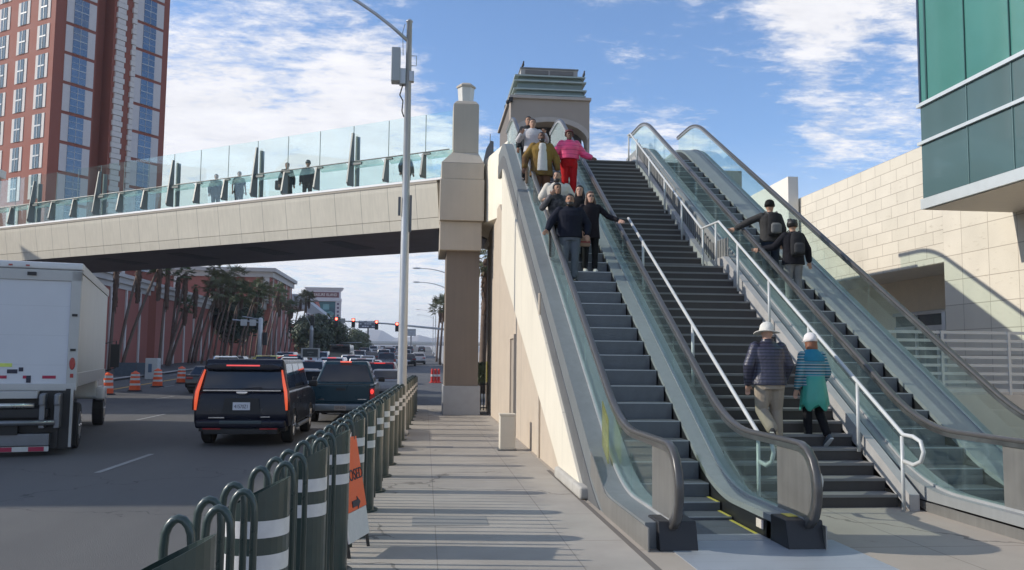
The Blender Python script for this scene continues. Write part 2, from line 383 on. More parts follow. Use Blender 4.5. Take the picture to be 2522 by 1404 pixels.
def escalator(name, label, xl, xr, yn, group, inr=.225, pl=.95):
    root = thing(name, label, 'escalator', ((xl+xr)/2, yn, 0), 0, group); cxm = (xl+xr)/2
    def sh(b): b.v = [(p[0]-cxm, p[1]-yn, p[2]) for p in b.v]; return b
    e = yn-8.2
    for side, x in ((-1, xl), (1, xr)):
        pts = railpath(yn)+[(y, hz(y)) for y in [yn+.6]+YS[1:]]
        b = MB(); rings = []
        for i, (y, z) in enumerate(pts):
            a, c = pts[max(i-1, 0)], pts[min(i+1, len(pts)-1)]; d = Vector((0, c[0]-a[0], c[1]-a[1])).normalized(); u = Vector((1, 0, 0)); w_ = d.cross(u)
            P = Vector((x, y, z)); prof = [(-.041, -.020), (-.043, .0), (-.037, .019), (-.02, .028), (.02, .028), (.037, .019), (.043, 0), (.041, -.020), (.03, -.024), (-.03, -.024)]
            rings.append([P+u*q[0]-w_*(-q[1]) if False else P+u*q[0]+(Vector((0, -d.z, d.y)))*q[1] for q in prof])
        b.loft(rings); sh(b).build('handrail', rubber, root, smooth=True)
        b = MB(); rings = []
        for i, (y, z) in enumerate(pts):
            a, c = pts[max(i-1, 0)], pts[min(i+1, len(pts)-1)]; d = Vector((0, c[0]-a[0], c[1]-a[1])).normalized(); nn = Vector((0, -d.z, d.y)); P = Vector((x, y, z))
            rings.append([P+Vector((s_*.034, 0, 0))+nn*q for s_, q in ((-1, -.075), (-1, -.024), (1, -.024), (1, -.075))])
        b.loft(rings); sh(b).build('handrail_track', steel, root, smooth=False)
        # stainless plate in the newel
        inn = [(p[0]+.05*(1 if p[0] < yn+.2 else .3), p[1]-(.05 if p[1] > .7 else -.05 if p[1] < .3 else 0)) for p in railpath(yn)]
        poly = [(yn+.42, .26)]+inn[1:]+[(yn+pl, .965), (yn+pl, .26)]
        b = MB(); b.prism(poly, x-.016, x+.016, 'x'); sh(b).build('newel_panel', steel_dk, root)
        # glass, one panel after another
        edges = [yn+pl+.005, 10.15, 11.4]+[11.4+1.72*i for i in range(1, 8)]+[25.0, 26.5]
        for a, c in zip(edges[:-1], edges[1:]):
            ys = [a+.006]+[y for y in YS if a+.02 < y < c-.02]+[c-.006]
            b = MB(); strip(b, ys, lambda y: hz(y)-.07, lambda y: hz(y)-.745, x-.006, x+.006); sh(b).build('glass_panel', escglass, root)
        # bright channel that holds the glass
        ysb = [yn+.30]+YS
        b = MB(); strip(b, ysb, lambda y: hz(y)-.735, lambda y: hz(y)-.775, x-.022, x+.022); sh(b).build('glass_channel', mat('channel metal', (.36, .37, .37), .5, .2), root)
        # outer cladding: pale band, darker band below
        xo = x+(-.262 if (side < 0 and xl < 4) else side*.135); a_, c_ = sorted((x+side*.023, xo))
        zf = .14 if (xl > 4 and side < 0) else 0
        def low(d): return lambda y: max(hz(y)-d, zf)
        b = MB(); strip(b, [yn+.30]+YS, lambda y: hz(y)-.765, low(1.13), a_, c_); sh(b).build('outer_cladding', alu if zf or side > 0 else mat('outer grey cladding', (.165, .18, .185), .5, .0, var=.10, scale=1.5, streak=.15), root)
        a2, c2 = sorted((x+side*.03, xo+side*(.012 if zf == 0 else -.05))); b = MB(); strip(b, [y for y in YS if y > 9.8], lambda y: hz(y)-1.128, low(1.52 if xl < 4 and side < 0 else 1.42), a2, c2); sh(b).build('lower_cladding', greymet if side*(xl-4) > 0 else mat('recess shade paint', (.05, .05, .052), .6), root)  # stairs side: near-black colour painted in for the shaded gap
        a3, c3 = sorted((xo, xo+side*.014)); b = MB(); strip(b, [yn+.14]+[y for y in YS if y < 11.3], (lambda y: .12+max(y-10.9, 0)*.5) if zf else (lambda y: max(min(.235, hz(y)-.79), .05)+max(y-10.3, 0)*.45), lambda y: 0 if y < 10.4 else (y-10.4)*.40, a3, c3); sh(b).build('kick_plate', steel_dk, root)
        # inner deck and skirt
        xi = x-side*(inr if side > 0 else .225); a_, c_ = sorted((x-side*.023, xi))
        b = MB(); strip(b, [yn+.55]+YS, lambda y: hz(y)-.765, lambda y: hz(y)-.83, a_, c_); sh(b).build('inner_deck', alu, root)
        a_, c_ = sorted((xi, xi+side*.02)); b = MB(); strip(b, [yn+.75]+YS, lambda y: hz(y)-.83, lambda y: max(hz(y)-1.35, -.02), a_, c_); sh(b).build('skirt', black, root)
        # black newel base with its slanted ends
        a_, c_ = sorted((x-side*.235, x+side*.15)); b = MB()
        b.prism([(yn+.16, .0), (yn+.24, .275), (yn+.62, .275), (yn+.62, 0)], a_, c_, 'x'); sh(b).build('newel_base', black, root, bevel=.012)
    # steps
    xs0, xs1 = xl+.245, xr-inr-.02
    y = yn+.90; k = 0
    while y < 25.4:
        z = nz(y+.39); zp = nz(y-.02)
        b = MB(); 
        h_ = max(z-max(nz(y-.01), 0), .004)
        b.box(xs0-cxm, xs1-cxm, 0, .405, -max(h_+.03, .06), 0)
        o = b.build('step', stepm, root); o.location = (0, y-yn, z)
        if h_ > .03:
            q = MB(); q.box(xs0-cxm+.002, xs1-cxm-.002, -.003, .012, -.012, .002); q.build('nosing', stepedge, o)
        if y < yn+2.4:
            q = MB(); q.box(xs1-cxm-.038, xs1-cxm-.003, .0, .4, .0, .004); q.build('edge_marking', yellow, o); q = MB(); q.box(xs0-cxm+.003, xs0-cxm+.038, .0, .4, .0, .004); q.build('edge_marking', yellow, o)
        y += .41; k += 1
    b = MB(); b.box(xs0-cxm, xs1-cxm, .60, .90, 0, .016); b.build('comb_plate', mat('comb plate', (.42, .43, .43), .5, .5), root)
    b = MB(); b.box(xl-.02-cxm, xr+.42-cxm, -1.3, .6, 0.0, .008); b.build('floor_plate', mat('floor plate steel', (.40, .43, .46), .45, .4, var=.08, scale=1.5, grid=[(1, .3, .006, 0, .7)]), root)
    b = MB(); strip(b, [10.2]+YS[12:], lambda y: nz(y)-.30, lambda y: max(nz(y)-.9, -.02), xs0+.02, xs1-.02); sh(b).build('truss', black, root)
    return root
e1 = escalator('escalator', 'left escalator carrying people down towards the pavement, beside the cream wall', 2.45, 3.83, 8.2, 'escalators to the footbridge')
e2 = escalator('escalator', 'right escalator carrying two backpackers up, beyond the stairs', 6.40, 7.95, 7.65, 'escalators to the footbridge', .50, 1.45)
# stickers, sensors and the yellow shield on the left escalator
def onE(root, name, m, x0, x1, y0, y1, z0, z1):
    l = root.location; b = MB(); b.box(x0-l.x, x1-l.x, y0-l.y, y1-l.y, z0, z1); return b.build(name, m, root)
onE(e1, 'warning_sticker', yellow, 3.70, 3.81, 8.62, 8.80, .277, .281)
onE(e1, 'call_plate', mat('pale plate', (.75, .62, .55), .5), 3.583, 3.592, 9.0, 9.18, .08, .17)
b = MB(); b.prism([(11.05, .52), (11.05, 1.08), (11.42, 1.30), (11.42, .72)], 2.36, 2.372, 'x'); b.v = [(p[0]-3.14, p[1]-8.2, p[2]) for p in b.v]
b.build('yellow_guard', glass('yellowed acrylic', (.80, .80, .52), refl=.08, haze=.25, hazecol=(.7, .68, .35)), e1)
# ------------------------------------------------------------------ stairs between the escalators
XA, XB = 4.02, 6.07
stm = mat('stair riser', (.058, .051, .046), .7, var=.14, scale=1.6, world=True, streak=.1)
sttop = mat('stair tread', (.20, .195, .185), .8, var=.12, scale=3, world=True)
st = thing('staircase', 'wide dark grey staircase between the two escalators', 'staircase', ((XA+XB)/2, 10.72, 0))
def stairz():
    out = []; y, z = 10.72, 0
    for i in range(23): z += .165; out.append((y, z)); y += .293
    y = 18.3; rr = (ZT-z)/23
    for i in range(23): z += rr; out.append((y, z)); y += .2875
    return out
STZ = stairz()
for i, (y, z) in enumerate(STZ):
    y2 = STZ[i+1][0] if i < len(STZ)-1 else y+.3
    zl = STZ[i-1][1] if i else 0
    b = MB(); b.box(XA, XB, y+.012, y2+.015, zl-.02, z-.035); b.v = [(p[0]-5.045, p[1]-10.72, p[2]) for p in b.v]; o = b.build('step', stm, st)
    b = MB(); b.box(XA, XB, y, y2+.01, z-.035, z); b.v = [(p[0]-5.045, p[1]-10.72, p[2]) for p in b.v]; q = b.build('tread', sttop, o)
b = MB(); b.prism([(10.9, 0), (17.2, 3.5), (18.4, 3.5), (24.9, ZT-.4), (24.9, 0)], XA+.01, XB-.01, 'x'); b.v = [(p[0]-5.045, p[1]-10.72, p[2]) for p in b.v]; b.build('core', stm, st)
# pale stringers with the dark recess behind
def flights(d): return [(10.45, d), (10.72+22*.293, 3.795+d), (18.25, 3.795+d), (24.75, ZT+d), (26.5, ZT+d)]
def fz(y, d):
    P = flights(d)
    for (a, za), (c, zc) in zip(P[:-1], P[1:]):
        if y <= c: return za+(zc-za)*max(y-a, 0)/(c-a)
    return P[-1][1]
yl = [10.45, 17.166, 18.25, 24.75, 26.4]
for s_, xa, xb_ in ((1, XB+.003, XB+.13), (-1, XA-.05, XA-.003)):
    b = MB(); strip(b, yl, lambda y: fz(y, .20 if s_ > 0 else .06), lambda y: max(fz(y, -.35), -.01), xa, xb_); b.v = [(p[0]-5.045, p[1]-10.72, p[2]) for p in b.v]; b.build('stringer', mat('pale stringer paint', (.42, .41, .40), .5, .2, var=.1, world=True), st)
b = MB()
yv = 10.9
while yv < 25:
    if yv < 17.2: yv += .155; continue
    b.box(XB+.14, XB+.155, yv, yv+.10, max(fz(yv, -.3), 0), fz(yv, .62)); yv += .155
b.v = [(p[0]-5.045, p[1]-10.72, p[2]) for p in b.v]; b.build('baluster_screen', mat('baluster metal', (.20, .20, .195), .6, .3), st)
# white handrails on posts
def handrail(name, label, x, pts, posts, end=None, group='white stair handrails'):
    r = thing(name, label, 'handrail', (x, pts[0][0], 0), 0, group); y0 = pts[0][0]
    b = MB(); P = [(0, y-y0, z) for y, z in pts]
    if end: P = [(0, y-y0, z) for y, z in end]+P
    b.tube(P, .026, 10); b.build('rail', whitepaint, r, smooth=True)
    for (y, z0, z1) in posts:
        b = MB(); b.tube([(0, y-y0, z0), (0, y-y0, z1)], .024, 10); b.build('post', whitepaint, r, smooth=True)
    return r
loop = [(10.42, .62), (10.20, .60), (10.04, .66), (9.98, .78), (10.04, .90), (10.20, .945)]
handrail('stair_handrail', 'white tubular handrail on the right side of the stairs with looped lower end', XB-.08,
    [(10.42, .95), (17.17, 4.72), (18.28, 4.74), (24.9, ZT+.90), (25.2, ZT+.92)],
    [(10.45, 0, .93)]+[(y, fz(y, .0), fz(y, .94)) for y in (11.55, 13.05, 14.6, 16.1)]+[(17.35, 3.79, 4.70), (18.2, 3.79, 4.72)]+[(y, fz(y, 0), fz(y, .92)) for y in (19.75, 21.2, 22.7, 24.1)]+[(25.1, ZT, ZT+.92)], loop)
handrail('stair_handrail', 'white tubular handrail on the left side of the stairs beside the escalator glass', XA+.10,
    [(10.42, .95), (17.3, 4.76)], [(10.45, 0, .93)]+[(y, fz(y, 0), fz(y, .94)) for y in (13.05, 16.1)], loop)
# sensor dome on the stairs side of the newel
b = MB(); b.ball((4.02, 8.62, .63), .05, .09, .11, 12, 8); tag(b.build('dome_sensor', whitepaint, smooth=True), 'small white rounded sensor fixed beside the escalator newel by the stairs', 'sensor')
# ------------------------------------------------------------------ wall under the left escalator
esw = thing('escalator_wall', 'tall cream and tan wall carrying the left escalator', 'wall', (2.2, 11.3, 0))
def shw(b): b.v = [(p[0]-2.2, p[1]-11.3, p[2]) for p in b.v]; return b
WX = 2.185
def topw(y): return hz(y)-1.56
b = MB(); b.prism([(11.65, .0), (11.65, .16), (26.0, 6.55), (30.1, 6.55), (30.1, 0)], WX, WX+.3, 'x'); shw(b).build('stucco_wall', mat('tan stucco wall', (.50, .42, .33), .88, var=.08, scale=2, bump=.3, bscale=140, streak=.06, world=True, grid=[(1, 5.9, .03, -1.9, .5)]), esw)
def dl(y): return (y-13.3)*.405
ysw = [11.3, 11.6, 12, 13.3, 14, 16, 18, 20, 22, 24, 24.6]
b = MB(); strip(b, ysw, lambda y: topw(y)+.05, lambda y: max(dl(y), 0), WX-.05, WX+.27); shw(b).build('cream_panels', mat('cream wall panels', (.68, .63, .52), .8, var=.05, scale=1.2, world=True, bump=.1, grid=[(1, 1.95, .014, .3, .6)], streak=.05), esw)
b = MB(); b.box(WX-.12, WX+.1, 11.45, 13.7, 0, .17); shw(b).build('plinth', kerbm, esw, bevel=.04)
b = MB(); b.box(WX-.012, WX+.1, 20.9, 21.75, 0, 2.35); shw(b).build('door', mat('painted door', (.36, .31, .25), .6, var=.05), esw)
b = MB(); b.box(WX-.05, WX+.1, 20.75, 20.9, 0, 2.45); b.box(WX-.05, WX+.1, 21.75, 21.9, 0, 2.45); b.box(WX-.05, WX+.1, 20.9, 21.75, 2.35, 2.45); shw(b).build('door_frame', mat('door frame', (.55, .46, .36), .6), esw)
b = MB(); b.tube([(WX-.02, 16.3, 0), (WX-.02, 16.3, 3.1)], .03, 8); shw(b).build('downpipe', mat('downpipe paint', (.55, .47, .37), .6), esw)
# small utility box on the pavement
ub = thing('utility_box', 'small cream utility pedestal standing on the pavement by the wall', 'utility box', (1.70, 17.75, 0))
b = MB(); b.box(-.155, .155, -.16, .16, .02, .70); b.build('housing', mat('utility paint', (.62, .57, .47), .6, var=.06), ub, bevel=.015)
b = MB(); b.box(-.19, .19, -.19, .19, 0, .025); b.build('base_plate', greymet, ub)
b = MB(); b.box(-.165, .165, -.17, .17, .70, .735); b.build('lid', mat('utility paint', (.62, .57, .47), .6), ub)
# covers set in the pavement
for (x, y, w_, d_, lab) in ((.32, 10.05, .85, .55, 'large grey rectangular cover nearest the camera set flush in the pavement'), (.35, 18.3, .55, .3, 'small grey cover set flush in the pavement beyond the shadows')):
    b = MB(); b.box(x-w_/2, x+w_/2, y-d_/2, y+d_/2, 0, .004); tag(b.build('utility_cover', mat('cover grey', (.22, .22, .21), .8, var=.1), fix=False), lab, 'utility cover')
# ------------------------------------------------------------------ bollard fence
def bx_at(y): return -.885+.018*(y-3)
nbm = mat('spare green enamel', (.030, .050, .044), .32)  # unused, same plain green enamel as the bollards
bo = thing('bollard', 'dark green bollard with slanted top and white bands, first from the camera', 'bollard', (0, 0, 0), 0, 'green bollards along the kerb')
R_ = .165
b = MB(); n = 28; bot = [(R_*cos(2*pi*i/n), R_*sin(2*pi*i/n), 0) for i in range(n)]
def slant(x): return 1.13+x*.5
top = [(p[0], p[1], slant(p[0])) for p in bot]; inn = [(p[0]*.93, p[1]*.93, slant(p[0]*.93)) for p in bot]; inb = [(p[0]*.93, p[1]*.93, .95) for p in bot]
b.add(bot+top+inn+inb, [(i, (i+1) % n, n+(i+1) % n, n+i) for i in range(n)]+[(n+i, n+(i+1) % n, 2*n+(i+1) % n, 2*n+i) for i in range(n)]+[(2*n+i, 2*n+(i+1) % n, 3*n+(i+1) % n, 3*n+i) for i in range(n)]+[tuple(3*n+i for i in range(n))])
b.build('tube', darkgreen, bo, smooth=False)
b = MB(); b.cyl(0, 0, .0, .018, R_+.05, n=20); b.build('base_ring', darkgreen, bo)
for z in (.755, .925):
    b = MB(); rr = [b.ring((0, 0, z), (1, 0, 0), (0, 1, 0), R_+.002, R_+.002, 28), b.ring((0, 0, z+.085), (1, 0, 0), (0, 1, 0), R_+.002, R_+.002, 28)]; b.loft(rr, cap=False); b.build('reflective_band', reflwhite, bo, smooth=True)
hp = thing('bollard_hoop', 'slim dark green inverted U hoop set between the bollards', 'hoop', (0, 0, 0), 0, 'green hoops between the bollards')
b = MB(); P = [(-.052, 0, 0), (-.052, 0, 1.10)]+[(-.052*cos(a), 0, 1.12+.095*sin(a)) for a in [pi*i/8 for i in range(1, 8)]]+[(.052, 0, 1.10), (.052, 0, 0)]
b.tube(P, .0175, 8, hint=(0, 1, 0)); b.build('hoop', darkgreen, hp, smooth=True)
by = [3.18+1.52*i for i in range(19)]
ORD = ['first', 'second', 'third', 'fourth', 'fifth', 'sixth', 'seventh', 'eighth', 'ninth', 'tenth', 'eleventh', 'twelfth', 'thirteenth', 'fourteenth', 'fifteenth', 'sixteenth', 'seventeenth', 'eighteenth', 'nineteenth', 'twentieth', 'twenty first']
first = True; tabB = {bo.name: kids(bo), hp.name: kids(hp)}
for i, y in enumerate(by):
    if i == 0: bo.location = (bx_at(y), y, .004); o = bo
    else: o = dup(bo, (bx_at(y), y, .004), table=tabB)
    o.rotation_euler = (0, 0, radians(rnd.uniform(-4, 4))); o['label'] = f'dark green bollard with slanted top and white bands, {ORD[i]} from the camera'
    for k in range(5):
        yy = y+.31+k*.225
        loc = (bx_at(yy)+(.045 if k % 2 else -.05), yy, .004)
        h_ = hp if i == 0 and k == 0 else dup(hp, loc, table=tabB, rz=radians(rnd.uniform(-5, 5)))
        h_.location = loc; h_['label'] = f'green inverted U hoop, {["nearest", "second", "third", "fourth", "farthest"][k]} of five between {ORD[i]} and {ORD[i+1]} bollards'
# little street sign / A frame
sg = thing('sidewalk_sign', 'orange folding roadwork sign leaning edge on against the green bollards', 'sign', (-.57, 8.50, 0), radians(75))
orange = mat('fluorescent orange sheeting', (.90, .13, .035), .5, var=.06, scale=5)
b = MB(); b.prism([(-.24, 1.08), (-.29, .40), (.29, .40), (.24, 1.08)], -.012, .012, 'y'); opn = o = b.build('orange_panel', orange, sg); o.rotation_euler = (radians(-9), 0, 0)
b = MB(); b.box(-.28, .28, -.011, .011, .13, .395); o = b.build('white_panel', reflwhite, sg); o.rotation_euler = (radians(-9), 0, 0)
for s_ in (-1, 1):
    b = MB(); b.tube([(s_*.25, .19, 1.1), (s_*.27, .015, 0)], .017, 6); b.build('leg', black, sg)
    b = MB(); b.tube([(s_*.25, .20, 1.1), (s_*.27, .42, 0)], .015, 6); b.build('leg', mat('sign back leg', (.5, .5, .5), .5), sg)
t = text('CLOSED', .15, ink, opn, (0, -.016, .72), (pi/2, 0, 0), ext=.002); t.name = 'lettering'
b = MB(); b.prism([(-.10, .43), (.04, .43), (.04, .40), (.12, .46), (.04, .52), (.04, .49), (-.10, .49)], -.018, -.013, 'y'); o = b.build('arrow', ink, sg); o.rotation_euler = (radians(-9), 0, 0)
# ------------------------------------------------------------------ street lamps
galv = mat('galvanised pole', (.46, .475, .49), .42, .55, var=.10, scale=2.5, streak=.15)
def lamp(name, label, x, y, z0, h, side, reach, rise, group=None, r0=.115, r1=.065, gear=False):
    r = thing(name, label, 'street lamp', (x, y, z0), 0, group)
    b = MB(); b.lathe([(r0*1.5, 0), (r0*1.5, .12), (r0, .14), (r0, .3), (r0*.86, h*.5), (r1, h), (r1+.02, h+.01), (r1+.02, h+.03), (r1*.5, h+.08)], n=20); b.build('pole', galv, r, smooth=True)
    b = MB(); P = [(side*reach*t, 0, h-.5+rise*(1-(1-t)**2.2)) for t in [i/10 for i in range(11)]]
    b.tube(P, [.045-.015*i/10 for i in range(11)], 8); b.build('arm', galv, r, smooth=True)
    b = MB(); e = P[-1]; b.loft([b.ring((e[0]+side*d, 0, e[2]+.01), (0, 1, 0), (0, 0, 1), w_, q, 10) for d, w_, q in ((-.05, .05, .04), (.08, .12, .06), (.35, .15, .07), (.6, .11, .05), (.68, .03, .02))]); b.build('lamp_head', galv, r, smooth=True)
    return r
lp = lamp('street_lamp', 'tall galvanised street lamp rising from the bollard row with radio antennas near its top', -.53, 21, 0, 10.15, -1, 4.2, 1.75)
b = MB(); b.box(-.42, -.20, -.18, .16, 8.6, 9.45); b.build('antenna_panel', mat('antenna grey', (.36, .38, .39), .5, var=.08), lp, bevel=.02)
b = MB(); b.box(-.22, -.06, -.10, .12, 8.55, 8.95); b.build('radio_unit', galv, lp, bevel=.02)
b = MB(); b.box(.02, .14, -.13, .05, 8.62, 8.88); b.build('junction_box', galv, lp, bevel=.01)
b = MB(); b.tube([(.07, 0, 9.05), (.19, 0, 9.05), (.19, 0, 9.30), (.07, 0, 9.30)], .012, 6); b.build('bracket', galv, lp)
b = MB(); b.tube([(-.12, 0, 8.6), (-.2, 0, 8.3), (-.12, .0, 8.15), (-.14, 0, 7.9), (-.09, 0, 7.75)], .018, 6); b.tube([(-.11, 0, 10.1), (-.16, 0, 9.9), (-.14, 0, 9.3)], .008, 5); b.build('cable', black, lp)
for z in (8.05, 7.85, 6.3, 6.24, 4.4, 4.34):
    b = MB(); b.cyl(0, 0, z, z+.035, .106-.004*z, n=16); b.build('strap', greymet, lp)
b = MB(); b.box(-.18, -.12, -.05, .05, 5.3, 5.75); b.box(.10, .15, -.05, .05, 4.9, 5.8); b.build('banner_bracket', greymet, lp)
# ------------------------------------------------------------------ bridge pier
pr = thing('bridge_pier', 'massive beige pier with lantern top where the footbridge ends', 'pier', (1.25, 28.6, 0))
def shp(b): b.v = [(p[0]-1.25, p[1]-28.6, p[2]) for p in b.v]; return b
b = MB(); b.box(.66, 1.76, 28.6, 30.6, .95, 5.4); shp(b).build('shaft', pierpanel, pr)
b = MB(); b.box(.62, 1.84, 28.55, 30.7, 0, .95); shp(b).build('base_cladding', mat('base sheet metal', (.34, .355, .375), .5, .25, var=.1, world=True), pr, bevel=.01)
b = MB(); b.box(.42, 1.80, 28.3, 31.2, 5.4, 6.36); shp(b).build('capital', piermat, pr, bevel=.02)
b = MB(); b.box(.40, 1.86, 28.15, 31.3, 6.365, 7.75); shp(b).build('block', piermat, pr, bevel=.02)
b = MB(); b.box(.44, 1.84, 28.18, 31.3, 7.753, 8.30); shp(b).build('block', piermat, pr, bevel=.02)
b = MB(); b.frus((.44, 1.84, 28.18, 31.2), (.80, 1.66, 28.5, 29.6), 8.303, 8.72); shp(b).build('splayed_cap', piermat, pr)
b = MB(); b.box(.81, 1.67, 28.5, 29.5, 8.72, 10.38); b.frus((.81, 1.67, 28.5, 29.5), (.92, 1.56, 28.6, 29.35), 10.381, 10.52); shp(b).build('tower', piermat, pr, bevel=.02)
b = MB(); b.v = []; hexa = lambda r, z: b.ring((1.24, 28.95, z), (1, 0, 0), (0, 1, 0), r, r, 6)
b.loft([hexa(.25, 10.52), hexa(.29, 11.06)]); shp(b).build('lantern_glass', mat('lantern panes', (.62, .60, .54), .35, var=.05), pr)
b = MB(); b.loft([hexa(.33, 11.06), hexa(.33, 11.12), hexa(.22, 11.2)]); shp(b).build('lantern_cap', piermat, pr)
# beam from the pier to the escalator landing
bm_ = thing('landing_beam', 'cream boxed beam joining the pier to the escalator landing', 'beam', (2.2, 29, 6.4))
b = MB()
b.loft([[(1.86, 28.75, 6.38), (1.86, 28.75, 8.25), (1.95, 28.9, 8.62), (1.95, 33, 8.62), (1.86, 33, 6.38)], [(2.36, 25.8, 6.20), (2.36, 25.8, 8.05), (2.42, 26.0, 8.55), (2.6, 33, 8.55), (2.6, 33, 6.20)]])
b.v = [(p[0]-2.2, p[1]-29, p[2]-6.4) for p in b.v]; b.build('beam', cream, bm_, bevel=.02)
b = MB(); b.box(-.0, 1.5, -3.0, 4, -.35, -.2); b.build('soffit', piermat, bm_)
# ------------------------------------------------------------------ landing deck
dk = thing('upper_landing', 'concrete landing deck at the top of the escalators and stairs', 'deck', (5, 30, 7.4))
b = MB(); b.box(-2.6, 4.6, -4.6, 9, -.25, .29); b.build('slab', piermat, dk)
b = MB(); b.box(-2.6, 4.6, -4.62, -4.4, -.9, .26); b.build('fascia', steel_dk, dk)
for x in (-2.4, .3, 4.2):
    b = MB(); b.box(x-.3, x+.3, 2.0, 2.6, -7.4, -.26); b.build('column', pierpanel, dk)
# ------------------------------------------------------------------ footbridge
BR = thing('footbridge', 'long pale footbridge crossing the street with tall glass screens', 'bridge', (.3, 28.95, 0), radians(145))
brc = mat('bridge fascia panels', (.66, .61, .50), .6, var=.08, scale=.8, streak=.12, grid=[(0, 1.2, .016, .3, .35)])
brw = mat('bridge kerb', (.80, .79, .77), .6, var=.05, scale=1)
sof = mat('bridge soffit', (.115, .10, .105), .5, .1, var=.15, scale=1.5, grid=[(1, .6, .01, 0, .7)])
L = 62
def prof(poly, x0, x1): b = MB(); b.prism(poly, x0, x1, 'x'); return b
prof([(0, 7.85), (-.02, 7.62), (-.17, 6.62), (-.6, 6.62), (-.6, 7.85)], .0, L).build('fascia', brc, BR)
prof([(-.172, 6.605), (-.235, 6.25), (-.6, 6.25), (-.6, 6.605)], .0, L).build('lower_fascia', brc, BR)
prof([(.03, 7.86), (.02, 7.93), (-.42, 8.05), (-.60, 8.05), (-.60, 7.86)], -.6, L).build('kerb', brw, BR)
prof([(.015, 7.78), (.02, 7.852), (-.3, 7.852), (-.3, 7.78)], .0, L).build('drip_edge', piermat, BR)
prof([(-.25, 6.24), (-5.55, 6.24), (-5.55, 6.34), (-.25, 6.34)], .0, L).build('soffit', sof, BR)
prof([(-.6, 7.45), (-5.3, 7.45), (-5.3, 7.75), (-.6, 7.75)], .0, L).build('deck', conc, BR)
prof([(-5.35, 6.36), (-5.9, 6.5), (-5.9, 8.05), (-5.35, 8.05)], .0, L).build('far_fascia', brc, BR)
for x in (5.75, 10.1, 14.55, 19.4, 24.0):
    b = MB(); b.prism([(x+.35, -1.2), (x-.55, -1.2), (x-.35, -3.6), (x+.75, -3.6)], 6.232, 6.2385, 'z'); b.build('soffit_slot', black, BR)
for s_, yy in ((1, -.30), (-1, -5.6)):
    xs = [-.9+1.6*i for i in range(0, 30)]
    for i, (a, c) in enumerate(zip(xs[:-1], xs[1:])):
        b = MB(); b.box(a+.012, c-.012, yy-.008, yy+.008, 8.0, 10.28); b.build('glass_screen', brglass, BR)
        if s_ > 0: b = MB(); b.box(a-.011, a+.011, yy-.009, yy+.009, 8.0, 10.27); b.build('screen_joint', mat('joint seal', (.12, .18, .17), .6), BR)
posm = mat('bridge post metal', (.17, .175, .165), .5, .4, var=.15, scale=3)
for i in range(0, 29):
    x = -.9+1.6*i-.06
    tall = (i % 3 == 0) and i > 0
    if i == 0: continue
    b = MB()
    if tall: b.prism([(.02, 8.0), (.10, 8.12), (-.14, 9.98), (-.24, 9.98), (-.26, 8.02)], x-.03, x+.03, 'x'); b.box(x-.035, x+.035, -.56, -.38, 8.0, 9.9)
    else: b.prism([(.02, 8.0), (.08, 8.08), (-.05, 8.84), (-.22, 8.84), (-.24, 8.02)], x-.035, x+.035, 'x')
    b.build('screen_post', posm, BR)
    b = MB(); b.box(x-(.5 if tall else .28), x, -.14, -.06, 8.76 if tall else 8.80, 8.86); b.build('rail_bracket', posm, BR)
b = MB(); b.tube([(-.4, -.12, 8.90), (L-20, -.12, 8.90)], .022, 8); b.build('handrail', posm, BR)
for i in range(0, 28):
    a = -.9+1.6*i+.12; b = MB(); b.prism([(-.05, 8.84), (-.04, 8.852), (-.30, 8.70), (-.31, 8.688)], a, a+1.36, 'x'); b.build('glass_shelf', glass('shelf glass', (.84, .95, .92), refl=.12, haze=.18, hazecol=(.75, .92, .86)), BR)
b = MB(); b.box(-.2, 40, -4.9, -4.86, 8.0, 8.9); b.build('inner_screen', brglass, BR)
# bronze coloured grey sculpture-like newel between the pier and escalator
sc_ = thing('grey_post_screen', 'dark grey stepped metal screen standing behind the landing beam', 'screen', (2.2, 30.4, 8.3))
b = MB(); b.prism([(-.36, -.4), (-.36, .0), (-.14, 1.05), (.02, 1.35), (.12, 1.32), (.12, .95), (.32, .95), (.32, -.4)], 0, .25, 'y'); b.tube([(0, .1, 1.3), (0, .1, 1.62)], .015, 6); b.build('plate', mat('screen grey', (.19, .19, .20), .6, .3, streak=.15), sc_)
# ------------------------------------------------------------------ lift tower
lt = thing('lift_tower', 'grey and brown lift tower with louvred glass crown above the escalators', 'tower', (6.0, 42, 7.4))
brn = mat('brown tower plaster', (.335, .285, .24), .85, var=.06, scale=1, world=True)
b = MB(); b.box(-1.98, -1.86, -.2, .7, 0, 7.35); b.box(1.86, 1.98, -.2, .7, 0, 7.35)
AP = [(-1.86*cos(pi*i/16), 5.30+.92*sin(pi*i/16)) for i in range(17)]
for (xa, za), (xc, zc) in zip(AP[:-1], AP[1:]): b.prism([(xa, za), (xc, zc), (xc, 7.35), (xa, 7.35)], -.2, .7, 'y')
b.build('arch_wall', brn, lt)
b = MB()
for (xa, za), (xc, zc) in zip(AP[:-1], AP[1:]): b.prism([(xa, za), (xc, zc), (xc*1.06, zc+.24), (xa*1.06, za+.24)], -.30, -.205, 'y')
b.build('arch_trim', mat('arch trim', (.40, .355, .315), .8), lt)
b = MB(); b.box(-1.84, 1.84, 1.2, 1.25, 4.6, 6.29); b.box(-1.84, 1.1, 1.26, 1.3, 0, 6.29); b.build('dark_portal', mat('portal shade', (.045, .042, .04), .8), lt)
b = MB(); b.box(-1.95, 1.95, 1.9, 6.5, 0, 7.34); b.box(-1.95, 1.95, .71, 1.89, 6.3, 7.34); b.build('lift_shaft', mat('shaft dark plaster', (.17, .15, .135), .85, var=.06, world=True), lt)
b = MB(); b.box(-2.08, 2.05, -.35, 6.6, 7.353, 7.5); b.build('ledge', mat('arch trim', (.42, .37, .33), .8), lt, bevel=.02)
